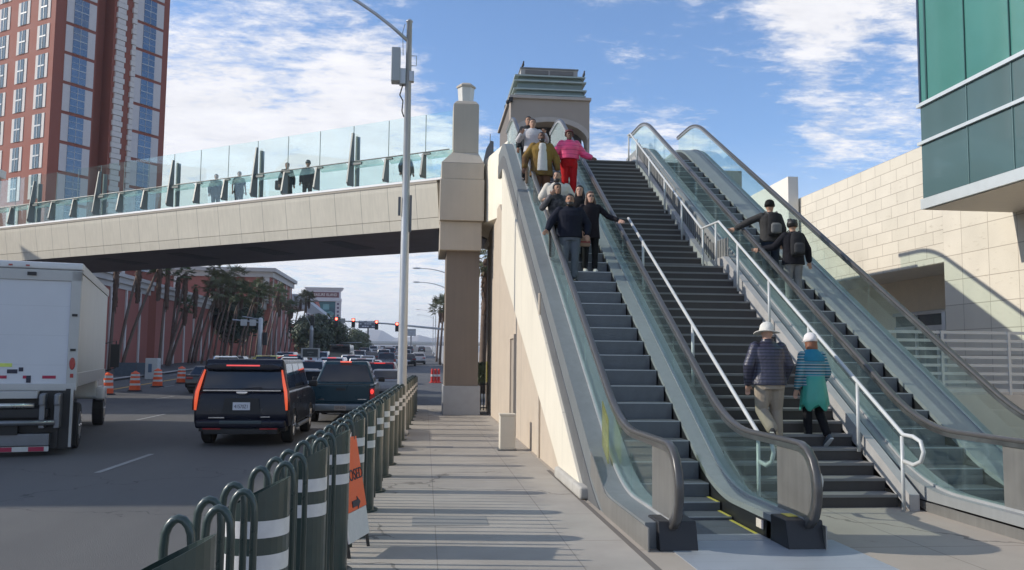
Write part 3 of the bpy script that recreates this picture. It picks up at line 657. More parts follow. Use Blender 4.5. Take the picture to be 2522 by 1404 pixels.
crg = mat('crown glass', (.155, .205, .185), .25, var=.15, scale=1.2, coat=.5)
b = MB(); b.frus((-1.72, 1.72, -.05, 5.6), (-1.58, 1.58, .05, 5.4), 7.505, 8.55); b.build('glass_crown', crg, lt)
for z, g_ in ((7.58, .06), (7.86, .10), (8.28, .08), (8.55, .04)):
    b = MB(); b.box(-1.74-g_, 1.74+g_, -.12-g_*.5, 5.7+g_, z, z+.07); b.build('louvre_ledge', mat('louvre metal', (.36, .41, .38), .5, .3), lt)
for sx in (-1, 1):
    b = MB(); b.prism([(sx*1.9, 7.5), (sx*1.6, 9.9), (sx*1.5, 9.9), (sx*1.8, 7.5)], -.16, -.12, 'y') if False else b.box(sx*1.8-.03, sx*1.8+.03, 5.0, 5.1, 7.5, 8.55); b.build('fin', greymet, lt)
b = MB(); b.box(-1.46, 1.42, .1, 5.2, 8.62, 9.0); b.build('plant_room', mat('plant room', (.36, .345, .325), .7), lt)
b = MB(); b.box(-1.24, -.08, .06, .1, 8.72, 8.92); b.box(.02, 1.20, .06, .1, 8.72, 8.92); b.build('vent_grille', mat('grille', (.16, .15, .14), .7), lt)
b = MB(); b.box(-1.50, 1.46, .04, 5.3, 9.003, 9.06); b.build('roof_edge', mat('roof edge', (.20, .21, .22), .5), lt)
b = MB(); b.ball((-2.15, -.4, 7.1), .10, .10, .12); b.box(-2.1, -1.9, -.4, -.1, 7.15, 7.35); b.build('camera_dome', black, lt)
b = MB(); b.box(1.2, 1.75, -.3, -.22, 1.0, 2.6); b.build('notice_panel', whitepaint, lt)
for (x, y) in ((-1.35, .2), (1.72, .0)):
    bd = thing('bird', 'small dark bird perched on the left of the lift tower roof' if x < 0 else 'small dark bird perched on the right corner of the lift tower crown', 'bird', (6+x, 42+y, 7.4+(9.06 if x < 0 else 8.62)))
    b = MB(); b.loft([b.ring((dx*.7, 0, z), (1, 0, 0), (0, 1, 0), r, r, 8) for dx, z, r in ((-.05, .02, .02), (-.03, .07, .055), (0, .14, .07), (.02, .22, .055), (.03, .27, .035), (.04, .31, .042), (.05, .35, .03), (.055, .37, .01))]); b.add([(.05, -.01, .32), (.05, .01, .32), (.11, 0, .315)], [(0, 1, 2)]); b.add([(-.03, -.03, .06), (-.03, .03, .06), (-.15, 0, -.02)], [(0, 1, 2)]); b.build('body', black, bd, smooth=True)
# ------------------------------------------------------------------ stone building on the right
def stone(name, w_, h_, oz=0):
    g = N(name); p = g.n('ShaderNodeBsdfPrincipled', i_Roughness=.85); g.l(p.outputs[0], g.out.inputs[0])
    geo = g.n('ShaderNodeNewGeometry'); s = g.n('ShaderNodeSeparateXYZ'); g.l(geo.outputs['Position'], s.inputs[0])
    cb = g.n('ShaderNodeCombineXYZ'); g.l(g.math('ADD', s.outputs[1], .35), cb.inputs[0]); g.l(g.math('ADD', s.outputs[2], oz), cb.inputs[1])
    br = g.n('ShaderNodeTexBrick', offset=.0 if w_ > 1 else .37, offset_frequency=2); br.inputs['Scale'].default_value = 1; br.inputs['Mortar Size'].default_value = .010; br.inputs['Mortar Smooth'].default_value = 0
    br.inputs['Brick Width'].default_value = w_; br.inputs['Row Height'].default_value = h_; br.inputs['Bias'].default_value = 0
    br.inputs['Color1'].default_value = (.62, .57, .475, 1); br.inputs['Color2'].default_value = (.665, .61, .51, 1); br.inputs['Mortar'].default_value = (.36, .31, .25, 1); g.l(cb.outputs[0], br.inputs[0])
    mp = g.n('ShaderNodeMapping'); mp.inputs[3].default_value = (2, 2.4, 11); g.l(geo.outputs['Position'], mp.inputs[0])
    nz_ = g.n('ShaderNodeTexNoise', i_Scale=1.6, i_Detail=9., i_Roughness=.75); g.l(mp.outputs[0], nz_.inputs[0])
    rr = g.n('ShaderNodeMapRange'); rr.inputs[1].default_value = .60; rr.inputs[2].default_value = .70; g.l(nz_.outputs[0], rr.inputs[0])
    c = g.mix(g.math('MULTIPLY', rr.outputs[0], .55), br.outputs[0], (.42, .36, .27))
    n2 = g.n('ShaderNodeTexNoise', i_Scale=.8, i_Detail=4.); g.l(geo.outputs['Position'], n2.inputs[0])
    v = g.n('ShaderNodeVectorMath', operation='SCALE'); g.l(c, v.inputs[0]); g.l(g.math('MULTIPLY_ADD', n2.outputs[0], .3, .85), v.inputs[3]); g.l(v.outputs[0], p.inputs['Base Color'])
    b_ = g.n('ShaderNodeBump', i_Strength=.4, i_Distance=.03); g.l(rr.outputs[0], b_.inputs['Height']); g.l(b_.outputs[0], p.inputs['Normal']); return g.m
stA = stone('travertine upper', .95, .385, .05); stB = stone('travertine lower', 1.15, .71, .05)
sb = thing('stone_building', 'pale travertine clad building with recessed glass entrance on the right', 'building', (14.9, 23.5, 0))
def sh2(b): b.v = [(p[0]-14.9, p[1]-23.5, p[2]) for p in b.v]; return b
b = MB(); b.box(14.9, 19, 23.5, 38, 4.78, 8.42); sh2(b).build('upper_wall', stA, sb)
b = MB(); b.box(14.9, 22, 5, 23.497, 0, 9.6); sh2(b).build('side_wall', stB, sb)
b = MB(); b.box(16.9, 19, 23.5, 38, 0, 4.775); sh2(b).build('recess_wall', mat('recess plaster', (.78, .68, .53), .85, var=.06, world=True), sb)
b = MB(); b.box(14.92, 16.9, 23.5, 38, 4.765, 4.779); sh2(b).build('soffit', mat('soffit plaster', (.70, .64, .54), .8), sb)
en = MB(); en.box(16.86, 16.9, 25.0, 29.6, 1.2, 3.55); sh2(en); ent = en.build('entrance', mat('entrance glass', (.10, .13, .13), .1, coat=.6), sb)
for (y0, y1, z0, z1) in ((24.9, 29.7, 3.5, 3.62), (25.0, 29.6, 2.95, 3.12), (26.9, 27.05, 1.2, 2.95), (24.9, 25.05, 1.2, 3.6), (28.2, 28.3, 1.2, 3.5)):
    b = MB(); b.box(16.80, 16.87, y0, y1, z0, z1); sh2(b).build('frame', whitepaint, ent)
b = MB(); b.box(14.98, 15.16, 23.66, 23.84, 1.2, 3.35); sh2(b).build('entrance_pier', whitepaint, sb)
pb = thing('parapet_box', 'plain pale rectangular roof block rising behind the travertine wall', 'roof block', (13.2, 33, 4))
b = MB(); b.prism([(9.0, 5.2), (9.0, 3.0), (0, 3.0), (0, 5.28)], 1.2, 1.62, 'x'); b.v = [(p[0], p[1], p[2]) for p in b.v]; b.box(-3.0, 1.19, 9.0, 9.4, 2.5, 5.2); b.build('block', mat('pale render', (.74, .70, .63), .8, var=.04), pb)
# raised terrace and its white railing
te = thing('terrace', 'raised concrete terrace behind the escalators in front of the stone building', 'terrace', (12, 17, 0))
b = MB(); b.box(-3.6, 4.9, -.3, 14, 0, 1.22); b.build('terrace_slab', mat('terrace concrete', (.55, .50, .43), .85, var=.06, world=True), te)
rl = thing('terrace_railing', 'white horizontal bar railing along the edge of the raised terrace', 'railing', (11.8, 16.75, 1.22))
for k in range(8):
    z = .06+k*.168; b = MB(); b.box(-3.2, 3.0, -.03, .03, z, z+.058); b.build('bar', whitepaint, rl)
for x in (-3.2, -1.3, .15, 1.6, 3.0):
    b = MB(); b.box(x-.03, x+.03, -.05, -.031, 0, 1.30); b.build('post', whitepaint, rl)
# ------------------------------------------------------------------ green glass building, overhead right
gb = thing('glass_building', 'green glazed projecting bay hanging over the right of the plaza', 'building', (12.4, 20.5, 0))
def sh3(b): b.v = [(p[0]-12.4, p[1]-20.5, p[2]) for p in b.v]; return b
gg = mat('green curtain glass', (.10, .30, .26), .10, .25, var=.22, scale=.15, coat=.8, world=True, spec=.8)
gs = mat('grey green spandrel glass', (.085, .145, .15), .12, .0, var=.06, scale=.4, coat=.7, world=True)
Y0 = 3.0
b = MB(); b.box(12.46, 20, Y0, 20.44, 6.0, 8.46); sh3(b).build('spandrel', gs, gb)
b = MB(); b.box(12.46, 20, Y0, 20.44, 8.464, 18); sh3(b).build('curtain_glass', gg, gb)
for z0, z1, pr_ in ((5.72, 5.98, .0), (7.36, 7.44, .03), (8.34, 8.43, .03)):
    b = MB(); b.box(12.42-pr_, 20, Y0, 20.50+pr_, z0, z1); sh3(b).build('band', mat('band metal', (.62, .66, .66), .4, .3, var=.03), gb)
b = MB(); b.box(12.5, 20, Y0, 20.4, 5.70, 5.715); sh3(b).build('soffit', mat('soffit panel', (.62, .55, .46), .7, var=.05, world=True, grid=[(1, .6, .01, 0, .8)]), gb)
dkm = mat('mullion dark', (.02, .07, .065), .4); lgm = mat('mullion light', (.16, .25, .24), .4, .3)
for k in range(10):
    y = 18.55-1.55*k
    b = MB(); b.box(12.435, 12.459, y-.010, y+.010, 5.99, 8.33); sh3(b).build('joint', lgm, gb)
    b = MB(); b.box(12.43, 12.459, y-.014, y+.014, 8.44, 18); sh3(b).build('mullion', dkm, gb)
    b = MB(); b.box(12.62, 12.66, y+.42, y+.47, 8.5, 18); sh3(b).build('inner_mullion', dkm, gb)
b = MB(); b.box(12.435, 12.459, 20.1, 20.16, 8.44, 18); sh3(b).build('mullion', dkm, gb)
b = MB(); b.box(12.435, 12.50, 20.39, 20.46, 8.44, 18); sh3(b).build('corner_mullion', mat('corner blue', (.03, .05, .09), .4), gb)
# ------------------------------------------------------------------ vehicles
def arch(yc, r, zb, n=9): return [(yc-r*cos(pi*i/(n-1)), zb+r*sin(pi*i/(n-1))) for i in range(n)]
def paint(name, col, rough=.28): return mat(name, col, rough, .15, var=.05, scale=2, coat=.6)
def wheel(root, x, y, r, wd, detailed=True):
    side = 1 if x > 0 else -1
    b = MB(); rings = []
    for (dx, rr) in ((-wd/2, r*.62), (-wd/2, r*.92), (-wd/2+.03, r), (wd/2-.03, r), (wd/2, r*.92), (wd/2, r*.62)):
        rings.append(b.ring((0, 0, 0), (0, 1, 0), (0, 0, 1), rr, rr, 20)); rings[-1] = [Vector((dx, p.y, p.z)) for p in rings[-1]]
    b.loft(rings); o = b.build('wheel', tyre, root, smooth=False); o.location = (x, y, r)
    if detailed:
        b = MB(); xo = side*(wd/2-.03); rr = r*.60
        b.loft([[Vector((xo, p.y, p.z)) for p in b.ring((0, 0, 0), (0, 1, 0), (0, 0, 1), rr, rr, 20)], [Vector((xo+side*.02, p.y, p.z)) for p in b.ring((0, 0, 0), (0, 1, 0), (0, 0, 1), rr*.97, rr*.97, 20)]])
        q = b.build('rim', mat('rim shadow', (.03, .03, .03), .5), o)
        b = MB()
        for k in range(6):
            a = 2*pi*k/6; c, s = cos(a), sin(a); xx = xo+side*.026
            b.tube([(xx, .05*c, .05*s), (xx, rr*.93*c, rr*.93*s)], rr*.10, 4)
        xx = xo+side*.02; b.loft([[Vector((xx+side*d, p.y, p.z)) for p in b.ring((0, 0, 0), (0, 1, 0), (0, 0, 1), q_, q_, 20)] for d, q_ in ((0, rr), (.02, rr), (.02, rr*.88), (0, rr*.88))]); b.build('spokes', rim, o)
    return o
def car(name, label, cat, x, y, rz, col, kind='sedan', group='cars waiting in the street', braking=True, detail=1, wheels=True, plate_txt=None):
    r = thing(name, label, cat, (x, y, road(y)), rz, group)
    K = {'sedan': dict(L=4.7, W=1.84, H=1.44, belt=.93, gb=(.50, 3.55), gt=(1.05, 2.75), in_=.22, wr=.33, wy=(.95, 3.75), hood=.80, deck=.98, cl=.30),
         'suv': dict(L=4.8, W=1.92, H=1.74, belt=1.05, gb=(.04, 3.65), gt=(.30, 2.95), in_=.18, wr=.37, wy=(.85, 3.75), hood=.98, deck=1.05, cl=.38),
         'big_suv': dict(L=5.2, W=2.04, H=1.92, belt=1.22, gb=(.05, 4.0), gt=(.22, 3.35), in_=.17, wr=.41, wy=(.98, 4.05), hood=1.12, deck=1.2, cl=.42),
         'van': dict(L=5.6, W=2.0, H=2.55, belt=1.25, gb=(.02, 5.0), gt=(.08, 4.4), in_=.13, wr=.37, wy=(1.0, 4.6), hood=1.15, deck=1.3, cl=.38),
         'pickup': dict(L=5.8, W=2.0, H=1.86, belt=1.16, gb=(1.85, 4.35), gt=(2.20, 3.75), in_=.33, wr=.40, wy=(1.15, 4.75), hood=1.12, deck=1.16, cl=.42)}[kind]
    L, W, H, B = K['L'], K['W'], K['H'], K['belt']; hw = W/2; cl = K['cl']; pm = col
    w0, w1 = K['wy']; R = K['wr']+.07
    prof_ = [(.10, cl), (.0, cl+.12), (-.02, cl+.3), (.03, B-.1), (.07, B)]
    if kind == 'sedan': prof_ = [(.10, cl), (.0, cl+.12), (-.02, cl+.28), (.03, .93), (.10, .985), (.55, 1.0)]
    prof_ += [(K['gb'][1], B if kind != 'sedan' else .95), (L-.35, K['hood']-.05), (L-.08, K['hood']-.22), (L, cl+.25), (L-.05, cl)]
    prof_ += [(p[0], max(p[1], cl)) for p in reversed(arch(w1, R, cl-.12))]+[(p[0], max(p[1], cl)) for p in reversed(arch(w0, R, cl-.12))]
    b = MB(); b.prism(prof_, -hw, hw, 'x')
    bod = b.build('body', pm, r, bevel=.055 if detail else .04, seg=3 if detail > 1 else 2)
    y0, y1 = K['gb']; t0, t1 = K['gt']; ti = K['in_']
    zb = B-.02 if kind != 'sedan' else .96
    A0 = (-hw+.05, hw-.05, y0, y1); A1 = (-hw+ti, hw-ti, t0, t1)
    def at_(t): return [A0[i]+(A1[i]-A0[i])*t for i in range(4)]
    b = MB(); b.frus(A0, A1, zb, H); b.build('cabin', pm, r, bevel=.06, seg=3 if detail > 1 else 2)
    def slab(f0, f1, ta, tb_, nm='window', m=carglass):
        b = MB(); b.frus(f0, f1, zb+(H-zb)*ta, zb+(H-zb)*tb_); return b.build(nm, m, r)
    ta, tb_ = .10, .86; P, Q = at_(ta), at_(tb_)
    slab((P[0]+.09, P[1]-.09, P[2]-.008, P[2]+.04), (Q[0]+.07, Q[1]-.07, Q[2]-.008, Q[2]+.04), ta, tb_)
    slab((P[0]+.06, P[1]-.06, P[3]-.04, P[3]+.008), (Q[0]+.06, Q[1]-.06, Q[3]-.04, Q[3]+.008), ta, tb_)
    for s_ in (-1, 1):
        n_ = 3 if kind in ('big_suv', 'van') else 2
        for k in range(n_):
            u0, u1 = k/n_, (k+1)/n_
            def yy(F, u): return F[2]+.13+(F[3]-F[2]-.30)*u
            xa = [P[1], P[1]+.008-.03] ; 
            f0 = sorted((s_*(P[1]-.03), s_*(P[1]+.008))); f1 = sorted((s_*(Q[1]-.03), s_*(Q[1]+.008)))
            slab((*f0, yy(P, u0)+.035, yy(P, u1)-.035), (*f1, yy(Q, u0)+.035, yy(Q, u1)-.035), ta, tb_)
        if detail:
            b = MB(); b.box(s_*hw-(0 if s_ > 0 else .22), s_*hw+(.22 if s_ > 0 else 0), y1-.55, y1-.45, B+.0, B+.16); b.build('mirror', black if detail > 1 else pm, r, bevel=.03)
            z_ = B-.22
            for yd in ((y0+y1)/2-.55, (y0+y1)/2+.55): b = MB(); b.box(s_*hw-.01, s_*hw+.02, yd, yd+.16, z_, z_+.03); b.build('door_handle', chrome if detail > 1 else pm, r)
            for yd in ((y0+y1)/2-.85, (y0+y1)/2+.25, (y0+y1)/2+1.15): b = MB(); b.box(s_*hw-.02, s_*hw+.003, yd, yd+.012, cl+.1, B-.03); b.build('door_gap', black, r)
    b = MB(); b.box(-hw+.08, hw-.08, .15, L-.15, cl-.10, cl+.06); b.build('underbody', black, r)
    for s_ in (-1, 1):
        for wy in (w0, w1): wheel(r, s_*(hw-.13), wy, K['wr'], .24, detail > 0)
    lm = brake if braking else tail
    if kind == 'sedan':
        for s_ in (-1, 1): b = MB(); b.box(min(s_*.52, s_*.86), max(s_*.52, s_*.86), -.035, .08, .76, .89); b.build('tail_lamp', lm, r, bevel=.015)
        b = MB(); b.box(-.28, .28, y0+.06, y0+.10, zb+.03, zb+.07); b.build('high_brake_lamp', lm, r)
    elif kind in ('suv', 'van'):
        z0 = B-.22
        for s_ in (-1, 1): b = MB(); b.box(min(s_*(hw-.24), s_*(hw-.03)), max(s_*(hw-.24), s_*(hw-.03)), -.035, .1, z0, z0+.24); b.build('tail_lamp', lm, r, bevel=.015)
        b = MB(); b.box(-.3, .3, t0-.055, t0+.05, H-.07, H-.03); b.build('high_brake_lamp', lm, r)
    if detail < 2 and kind != 'pickup':
        b = MB(); b.box(-.26, .26, -.035, .0, cl+.28, cl+.42); b.build('licence_plate', plate, r)
        b = MB(); b.box(-hw+.1, hw-.1, -.045, .02, cl+.02, cl+.16); b.build('bumper', black, r, bevel=.02)
    return r, K
# the big dark blue SUV
nav = mat('deep navy paint', (.004, .005, .015), .3, 0, var=.05, coat=.2, spec=.3)
sv, K = car('parked_suv', 'large dark navy SUV with tall orange lit tail lamps, nearest in the street', 'SUV', *plan(604, 19.3), radians(.5), nav, 'big_suv', detail=2, group=None)
sv.name = 'large_suv'
amb = lamp_mat('orange lit lamp', (1, .15, .06), .62, (.55, .06, .03)); redl = lamp_mat('red lit bar', (1, .12, .13), .8)
for s_ in (-1, 1):
    P = [(s_*.985, -.045, .80), (s_*.975, -.05, 1.0), (s_*.955, -.045, 1.2), (s_*.90, .0, 1.42), (s_*.835, .10, 1.68)]
    b = MB(); b.tube(P, [.028, .042, .045, .038, .020], 8, hint=(1, 0, 0)); o = b.build('tail_lamp', amb, sv, smooth=True)
    b = MB(); b.tube([(p[0]+s_*.035, p[1]+.01, p[2]) for p in P], [.03, .04, .04, .035, .02], 8, hint=(1, 0, 0)); b.build('lamp_lens', mat('dark red lens', (.10, .012, .01), .2, coat=.6), o, smooth=True)
b = MB(); b.prism([(-.80, 1.70), (-.84, 1.76), (-.62, 1.815), (.62, 1.815), (.84, 1.76), (.80, 1.70), (.6, 1.685), (-.6, 1.685)], .02, .17, 'y'); b.build('spoiler', nav, sv, bevel=.015)
b = MB(); b.box(-.36, .36, -.0, .06, 1.765, 1.795); b.build('high_brake_lamp', redl, sv)
b = MB(); b.box(-.84, .84, -.012, .05, 1.215, 1.24); b.build('chrome_strip', chrome, sv)
b = MB(); b.prism([(-.12, 1.17), (-.12, 1.205), (.12, 1.205), (.12, 1.17), (.06, 1.145), (-.06, 1.145)], -.035, -.01, 'y'); b.build('emblem', chrome, sv, bevel=.006)
b = MB(); b.prism([(-.42, .72), (-.36, 1.06), (.36, 1.06), (.42, .72)], -.027, -.018, 'y'); b.build('plate_recess', black, sv)
pl_ = MB(); pl_.box(-.185, .185, -.045, -.03, .80, .97); po = pl_.build('licence_plate', plate, sv)
text('41570Z1', .115, ink, po, (0, -.048, .875), (pi/2, 0, 0), ext=.001, sx=.72)
b = MB(); b.box(-.70, -.36, -.032, -.02, .62, .645); b.build('badge', chrome, sv); b = MB(); b.box(.42, .62, -.032, -.02, .64, .66); b.build('badge', chrome, sv)
b = MB(); b.box(-.97, .97, -.10, .12, .40, .585); b.build('bumper', nav, sv, bevel=.05, seg=3)
b = MB(); b.box(-.45, .45, -.108, -.05, .50, .575); b.build('step_pad', mat('step pad', (.05, .07, .075), .5), sv, bevel=.01)
for s_ in (-1, 1): b = MB(); b.box(s_*.61-.19, s_*.61+.19, -.104, -.09, .38, .41); b.build('reflector', tail, sv)
b = MB(); b.box(-.80, .80, -.02, .4, .27, .40); b.tube([(.55, -.06, .30), (.55, .5, .32)], .035, 8); b.build('exhaust_and_skirt', black, sv, bevel=.02)
for s_ in (-1, 1):
    b = MB(); b.tube([(s_*.74, .45, 1.90), (s_*.76, .6, 1.965), (s_*.76, 3.0, 1.965), (s_*.74, 3.15, 1.91)], .018, 6); b.build('roof_rail', chrome, sv)
    b = MB(); b.tube([(s_*1.0, 1.6, .34), (s_*1.0, 3.6, .34)], .05, 8); b.build('running_board', steel_dk, sv)
b = MB(); b.box(.02, .05, -.02, .0, 1.26, 1.27); b.tube([(-.02, -.012, 1.27), (.42, -.0, 1.30)], .009, 5); b.build('wiper', black, sv)
# the dark teal pickup
tl = mat('dark teal paint', (.012, .042, .062), .3, 0, var=.05, coat=.25, spec=.3); silv = paint('silver paint', (.42, .41, .41), .3)
pk, K = car('pickup_truck', 'dark teal pickup truck with one lit red tail lamp, right behind the bollards', 'pickup', -2.47, 26.4, radians(1.5), tl, 'pickup', detail=2, group=None)
for s_ in (-1, 1):
    b = MB(); b.box(min(s_*.85, s_*1.005), max(s_*.85, s_*1.005), -.04, .12, .72, 1.08); b.build('tail_lamp', tail, pk, bevel=.02)
b = MB(); b.ball((.92, -.045, .97), .055, .02, .075); b.build('lit_lamp', brake, pk, smooth=True)
b = MB(); b.box(-.84, .84, -.035, .02, .66, 1.16); b.build('tailgate', tl, pk, bevel=.02)
b = MB(); b.box(-.85, .85, .0, .11, 1.155, 1.185); b.build('tailgate_cap', black, pk)
b = MB(); b.box(-.14, .14, -.045, -.03, 1.0, 1.07); b.build('tailgate_handle', black, pk)
b = MB(); b.box(-.70, -.48, -.042, -.03, .73, .75); b.build('badge', chrome, pk); b = MB(); b.box(.5, .76, -.042, -.03, .73, .75); b.build('badge', chrome, pk)
b = MB(); b.box(-.98, .98, -.16, .05, .40, .60); b.build('bumper', mat('dull chrome bumper', (.20, .23, .25), .35, .7, var=.1), pk, bevel=.035)
b = MB(); b.box(-.17, .17, -.172, -.158, .42, .56); po = b.build('licence_plate', mat('aged plate', (.30, .27, .24), .6), pk)
text('527 KZN', .095, ink, po, (0, -.174, .49), (pi/2, 0, 0), ext=.001, sx=.75)
b = MB(); b.box(-.18, .18, 2.06, 2.16, 1.82, 1.865); b.build('high_brake_lamp', lamp_mat('orange red bar', (1, .18, .12), .9), pk, bevel=.01)
for s_ in (-1, 1):
    b = MB(); b.box(s_*.985-.035, s_*.985+.035, .05, 1.83, 1.14, 1.19); b.build('bed_rail', tl, pk)
# the white box truck
whp = mat('white truck panel', (.70, .70, .71), .45, var=.04, scale=1); allo = mat('corrugated truck side', (.50, .50, .49), .35, .55, var=.06, scale=2, streak=.1)
A = radians(15.5); c_, s_ = cos(A), sin(A)
bt = thing('box_truck', 'white box truck with lift gate and red and white stripes, nearest vehicle on the left', 'box truck', (-6.98-1.24*c_, 18.3-1.24*s_, road(18)), A)
b = MB(); b.box(-1.24, 1.24, .06, 7.4, 1.34, 3.80); b.build('cargo_box', whp, bt)
b = MB(); b.prism([(1.241+.012*(k % 2), .12+.036*k) for k in range(200)]+[(1.20, .12+.036*199), (1.20, .12)], 1.62, 3.62, 'z'); b.build('corrugated_side', allo, bt)
b = MB(); b.box(1.235, 1.275, .05, 7.42, 1.34, 1.60); b.box(1.235, 1.275, .05, 7.42, 3.63, 3.81); b.build('side_rail', mat('rail aluminium', (.42, .42, .41), .4, .6, var=.08), bt)
fr_ = mat('rear frame grey', (.46, .455, .44), .5, .2, var=.06)
b = MB(); b.box(1.07, 1.26, -.02, .1, 1.34, 3.67); b.box(-1.26, -1.07, -.02, .1, 1.34, 3.67); b.box(-1.26, 1.26, -.02, .1, 3.46, 3.68); b.box(-1.26, 1.26, -.03, .1, 1.26, 1.40); b.build('rear_frame', fr_, bt, bevel=.01)
b = MB(); b.box(-1.28, 1.28, -.035, .3, 3.685, 3.83); b.build('top_rail', mat('pale top rail', (.62, .62, .62), .45, .2), bt, bevel=.03)
for x in (-.62, -.32, -.02, .28): 
    b = MB(); b.box(x-.035, x+.035, -.05, -.03, 3.73, 3.76); b.build('marker_lamp', tail, bt)
b = MB(); b.box(.28, .44, -.05, -.02, 3.55, 3.62); b.build('number_lamp', black, bt)
b = MB(); b.box(-1.068, 1.068, .01, .05, 1.40, 3.46); dr = b.build('roller_door', mat('roller door', (.60, .61, .64), .5, var=.05, scale=1.2, grid=[(2, .59, .012, .0, .9)]), bt)
b = MB()
for (x0, x1) in ((-1.0, -.75), (-.66, -.38), (-.27, .02), (.30, .38), (.64, .88)): b.box(x0, x1, .003, .009, 1.50, 1.56)
b.build('red_tape', mat('red tape', (.36, .02, .06), .5), dr)
b = MB(); b.box(-.20, .10, .003, .009, 1.73, 1.80); b.build('yellow_sticker', mat('lime sticker', (.62, .70, .15), .5), dr)
b = MB(); b.box(.36, .44, .0, .01, 1.42, 1.56); b.box(.02, .20, .004, .009, 1.60, 1.68); b.box(.22, .30, .004, .009, 1.64, 1.72); b.box(-.5, -.40, .004, .009, 1.6, 1.66); b.build('latch_and_scuffs', ink, dr)
b = MB(); b.box(1.09, 1.25, -.03, -.018, 1.44, 2.6); 
for s2 in (-1, 1):
    b = MB(); b.loft([b.ring((s2*1.165, -.03, 1.80), (1, 0, 0), (0, 0, 1), .055, .125, 14), b.ring((s2*1.165, -.045, 1.80), (1, 0, 0), (0, 0, 1), .045, .11, 14)]); b.build('tail_lamp', tail, bt)
    b = MB(); b.box(s2*1.165-.03, s2*1.165+.03, -.03, -.018, 1.52, 1.60); b.build('side_reflector', tail, bt)
    for z in (2.05, 2.75): b = MB(); b.box(s2*1.165-.05, s2*1.165+.05, -.035, -.018, z, z+.05); b.build('door_hinge', black, bt)
gr = mat('lift gate grey', (.20, .21, .23), .4, .6, var=.12)
b = MB(); b.box(-1.2, .62, -.34, -.02, 1.12, 1.26); po = b.build('gate_sill', fr_, bt, bevel=.01)
text('WALTCO', .10, ink, po, (-.45, -.345, 1.19), (pi/2, 0, 0), ext=.001) if False else text('MAXON', .10, ink, po, (-.25, -.345, 1.19), (pi/2, 0, 0), ext=.001)
b = MB(); b.tube([(-1.2, -.40, .99), (.58, -.40, .99)], .05, 10); b.build('gate_tube', mat('polished tube', (.62, .62, .60), .3, .8), bt, smooth=True)
b = MB(); b.box(-1.2, .82, -.36, -.05, .74, .93); b.build('gate_beam', black, bt, bevel=.02)
b = MB(); b.tube([(-1.2, -.42, .66), (.95, -.42, .66)], .055, 10); b.build('gate_tube', gr, bt, smooth=True)
for x in (.72, .98):
    b = MB(); b.box(x-.05, x+.05, -.42, .0, .55, 1.22); b.cyl(x, -.44, 1.0, 1.2, .06); b.build('gate_arm', gr, bt, bevel=.015)
b = MB(); b.box(-1.22, 1.22, -.06, .1, .12, 1.26); b.build('gate_backing', black, bt)
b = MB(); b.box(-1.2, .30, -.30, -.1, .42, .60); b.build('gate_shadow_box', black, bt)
b = MB(); b.box(-1.2, .85, -.25, -.05, .20, .44); bp = b.build('bumper', gr, bt, bevel=.015)
b = MB(); b.box(-1.22, .85, -.262, -.24, .095, .19); b.build('stripe_board', mat('dull white', (.55, .55, .52), .5), bt)
b = MB()
for x in (-.62, -.05, .50): b.box(x, x+.27, -.268, -.258, .10, .185)
b.build('red_tape', mat('red tape', (.36, .02, .06), .5), bt)
b = MB(); b.box(-1.0, -.55, -.275, -.255, .28, .44); po = b.build('licence_plate', plate, bt); text('P189312', .12, ink, po, (-.775, -.278, .36), (pi/2, 0, 0), ext=.001, sx=.75)
b = MB(); b.box(-.62, .95, -.1, .05, .45, 1.26); b.box(1.08, 1.2, -.05, .2, .2, 1.3); b.box(.92, .98, -.12, .02, .15, .8); b.build('gate_frame', black, bt)
b = MB(); b.box(1.17, 1.22, -.08, .0, .15, 1.3); b.build('gate_guide', fr_, bt)
for s2 in (-1, 1):
    b = MB(); b.box(s2*.95-.30, s2*.95+.30, .55, .58, .12, 1.0); b.build('mud_flap', black, bt)
    for xx in (1.10, .80): wheel(bt, s2*xx, 1.35, .48, .27, xx > 1)
    wheel(bt, s2*1.12, 7.95, .48, .28)
b = MB(); b.box(-.5, .5, .3, 8.6, .62, .9); b.build('chassis', black, bt)
b = MB(); b.frus((-1.12, 1.12, 7.45, 9.9), (-1.02, 1.02, 7.5, 9.2), .75, 2.55); b.build('cab', mat('white cab paint', (.66, .66, .66), .3, coat=.5), bt, bevel=.08)
b = MB(); b.box(1.02, 1.28, 7.45, 8.5, .72, 1.1); b.build('wing', mat('white cab paint', (.66, .66, .66), .3), bt, bevel=.08)
b = MB(); b.tube([(1.1, 8.6, 2.3), (1.46, 8.55, 2.4), (1.46, 8.55, 1.6), (1.12, 8.6, 1.5)], .02, 6); b.box(1.32, 1.56, 8.5, 8.56, 1.62, 2.3); b.build('mirror', black, bt, bevel=.01)
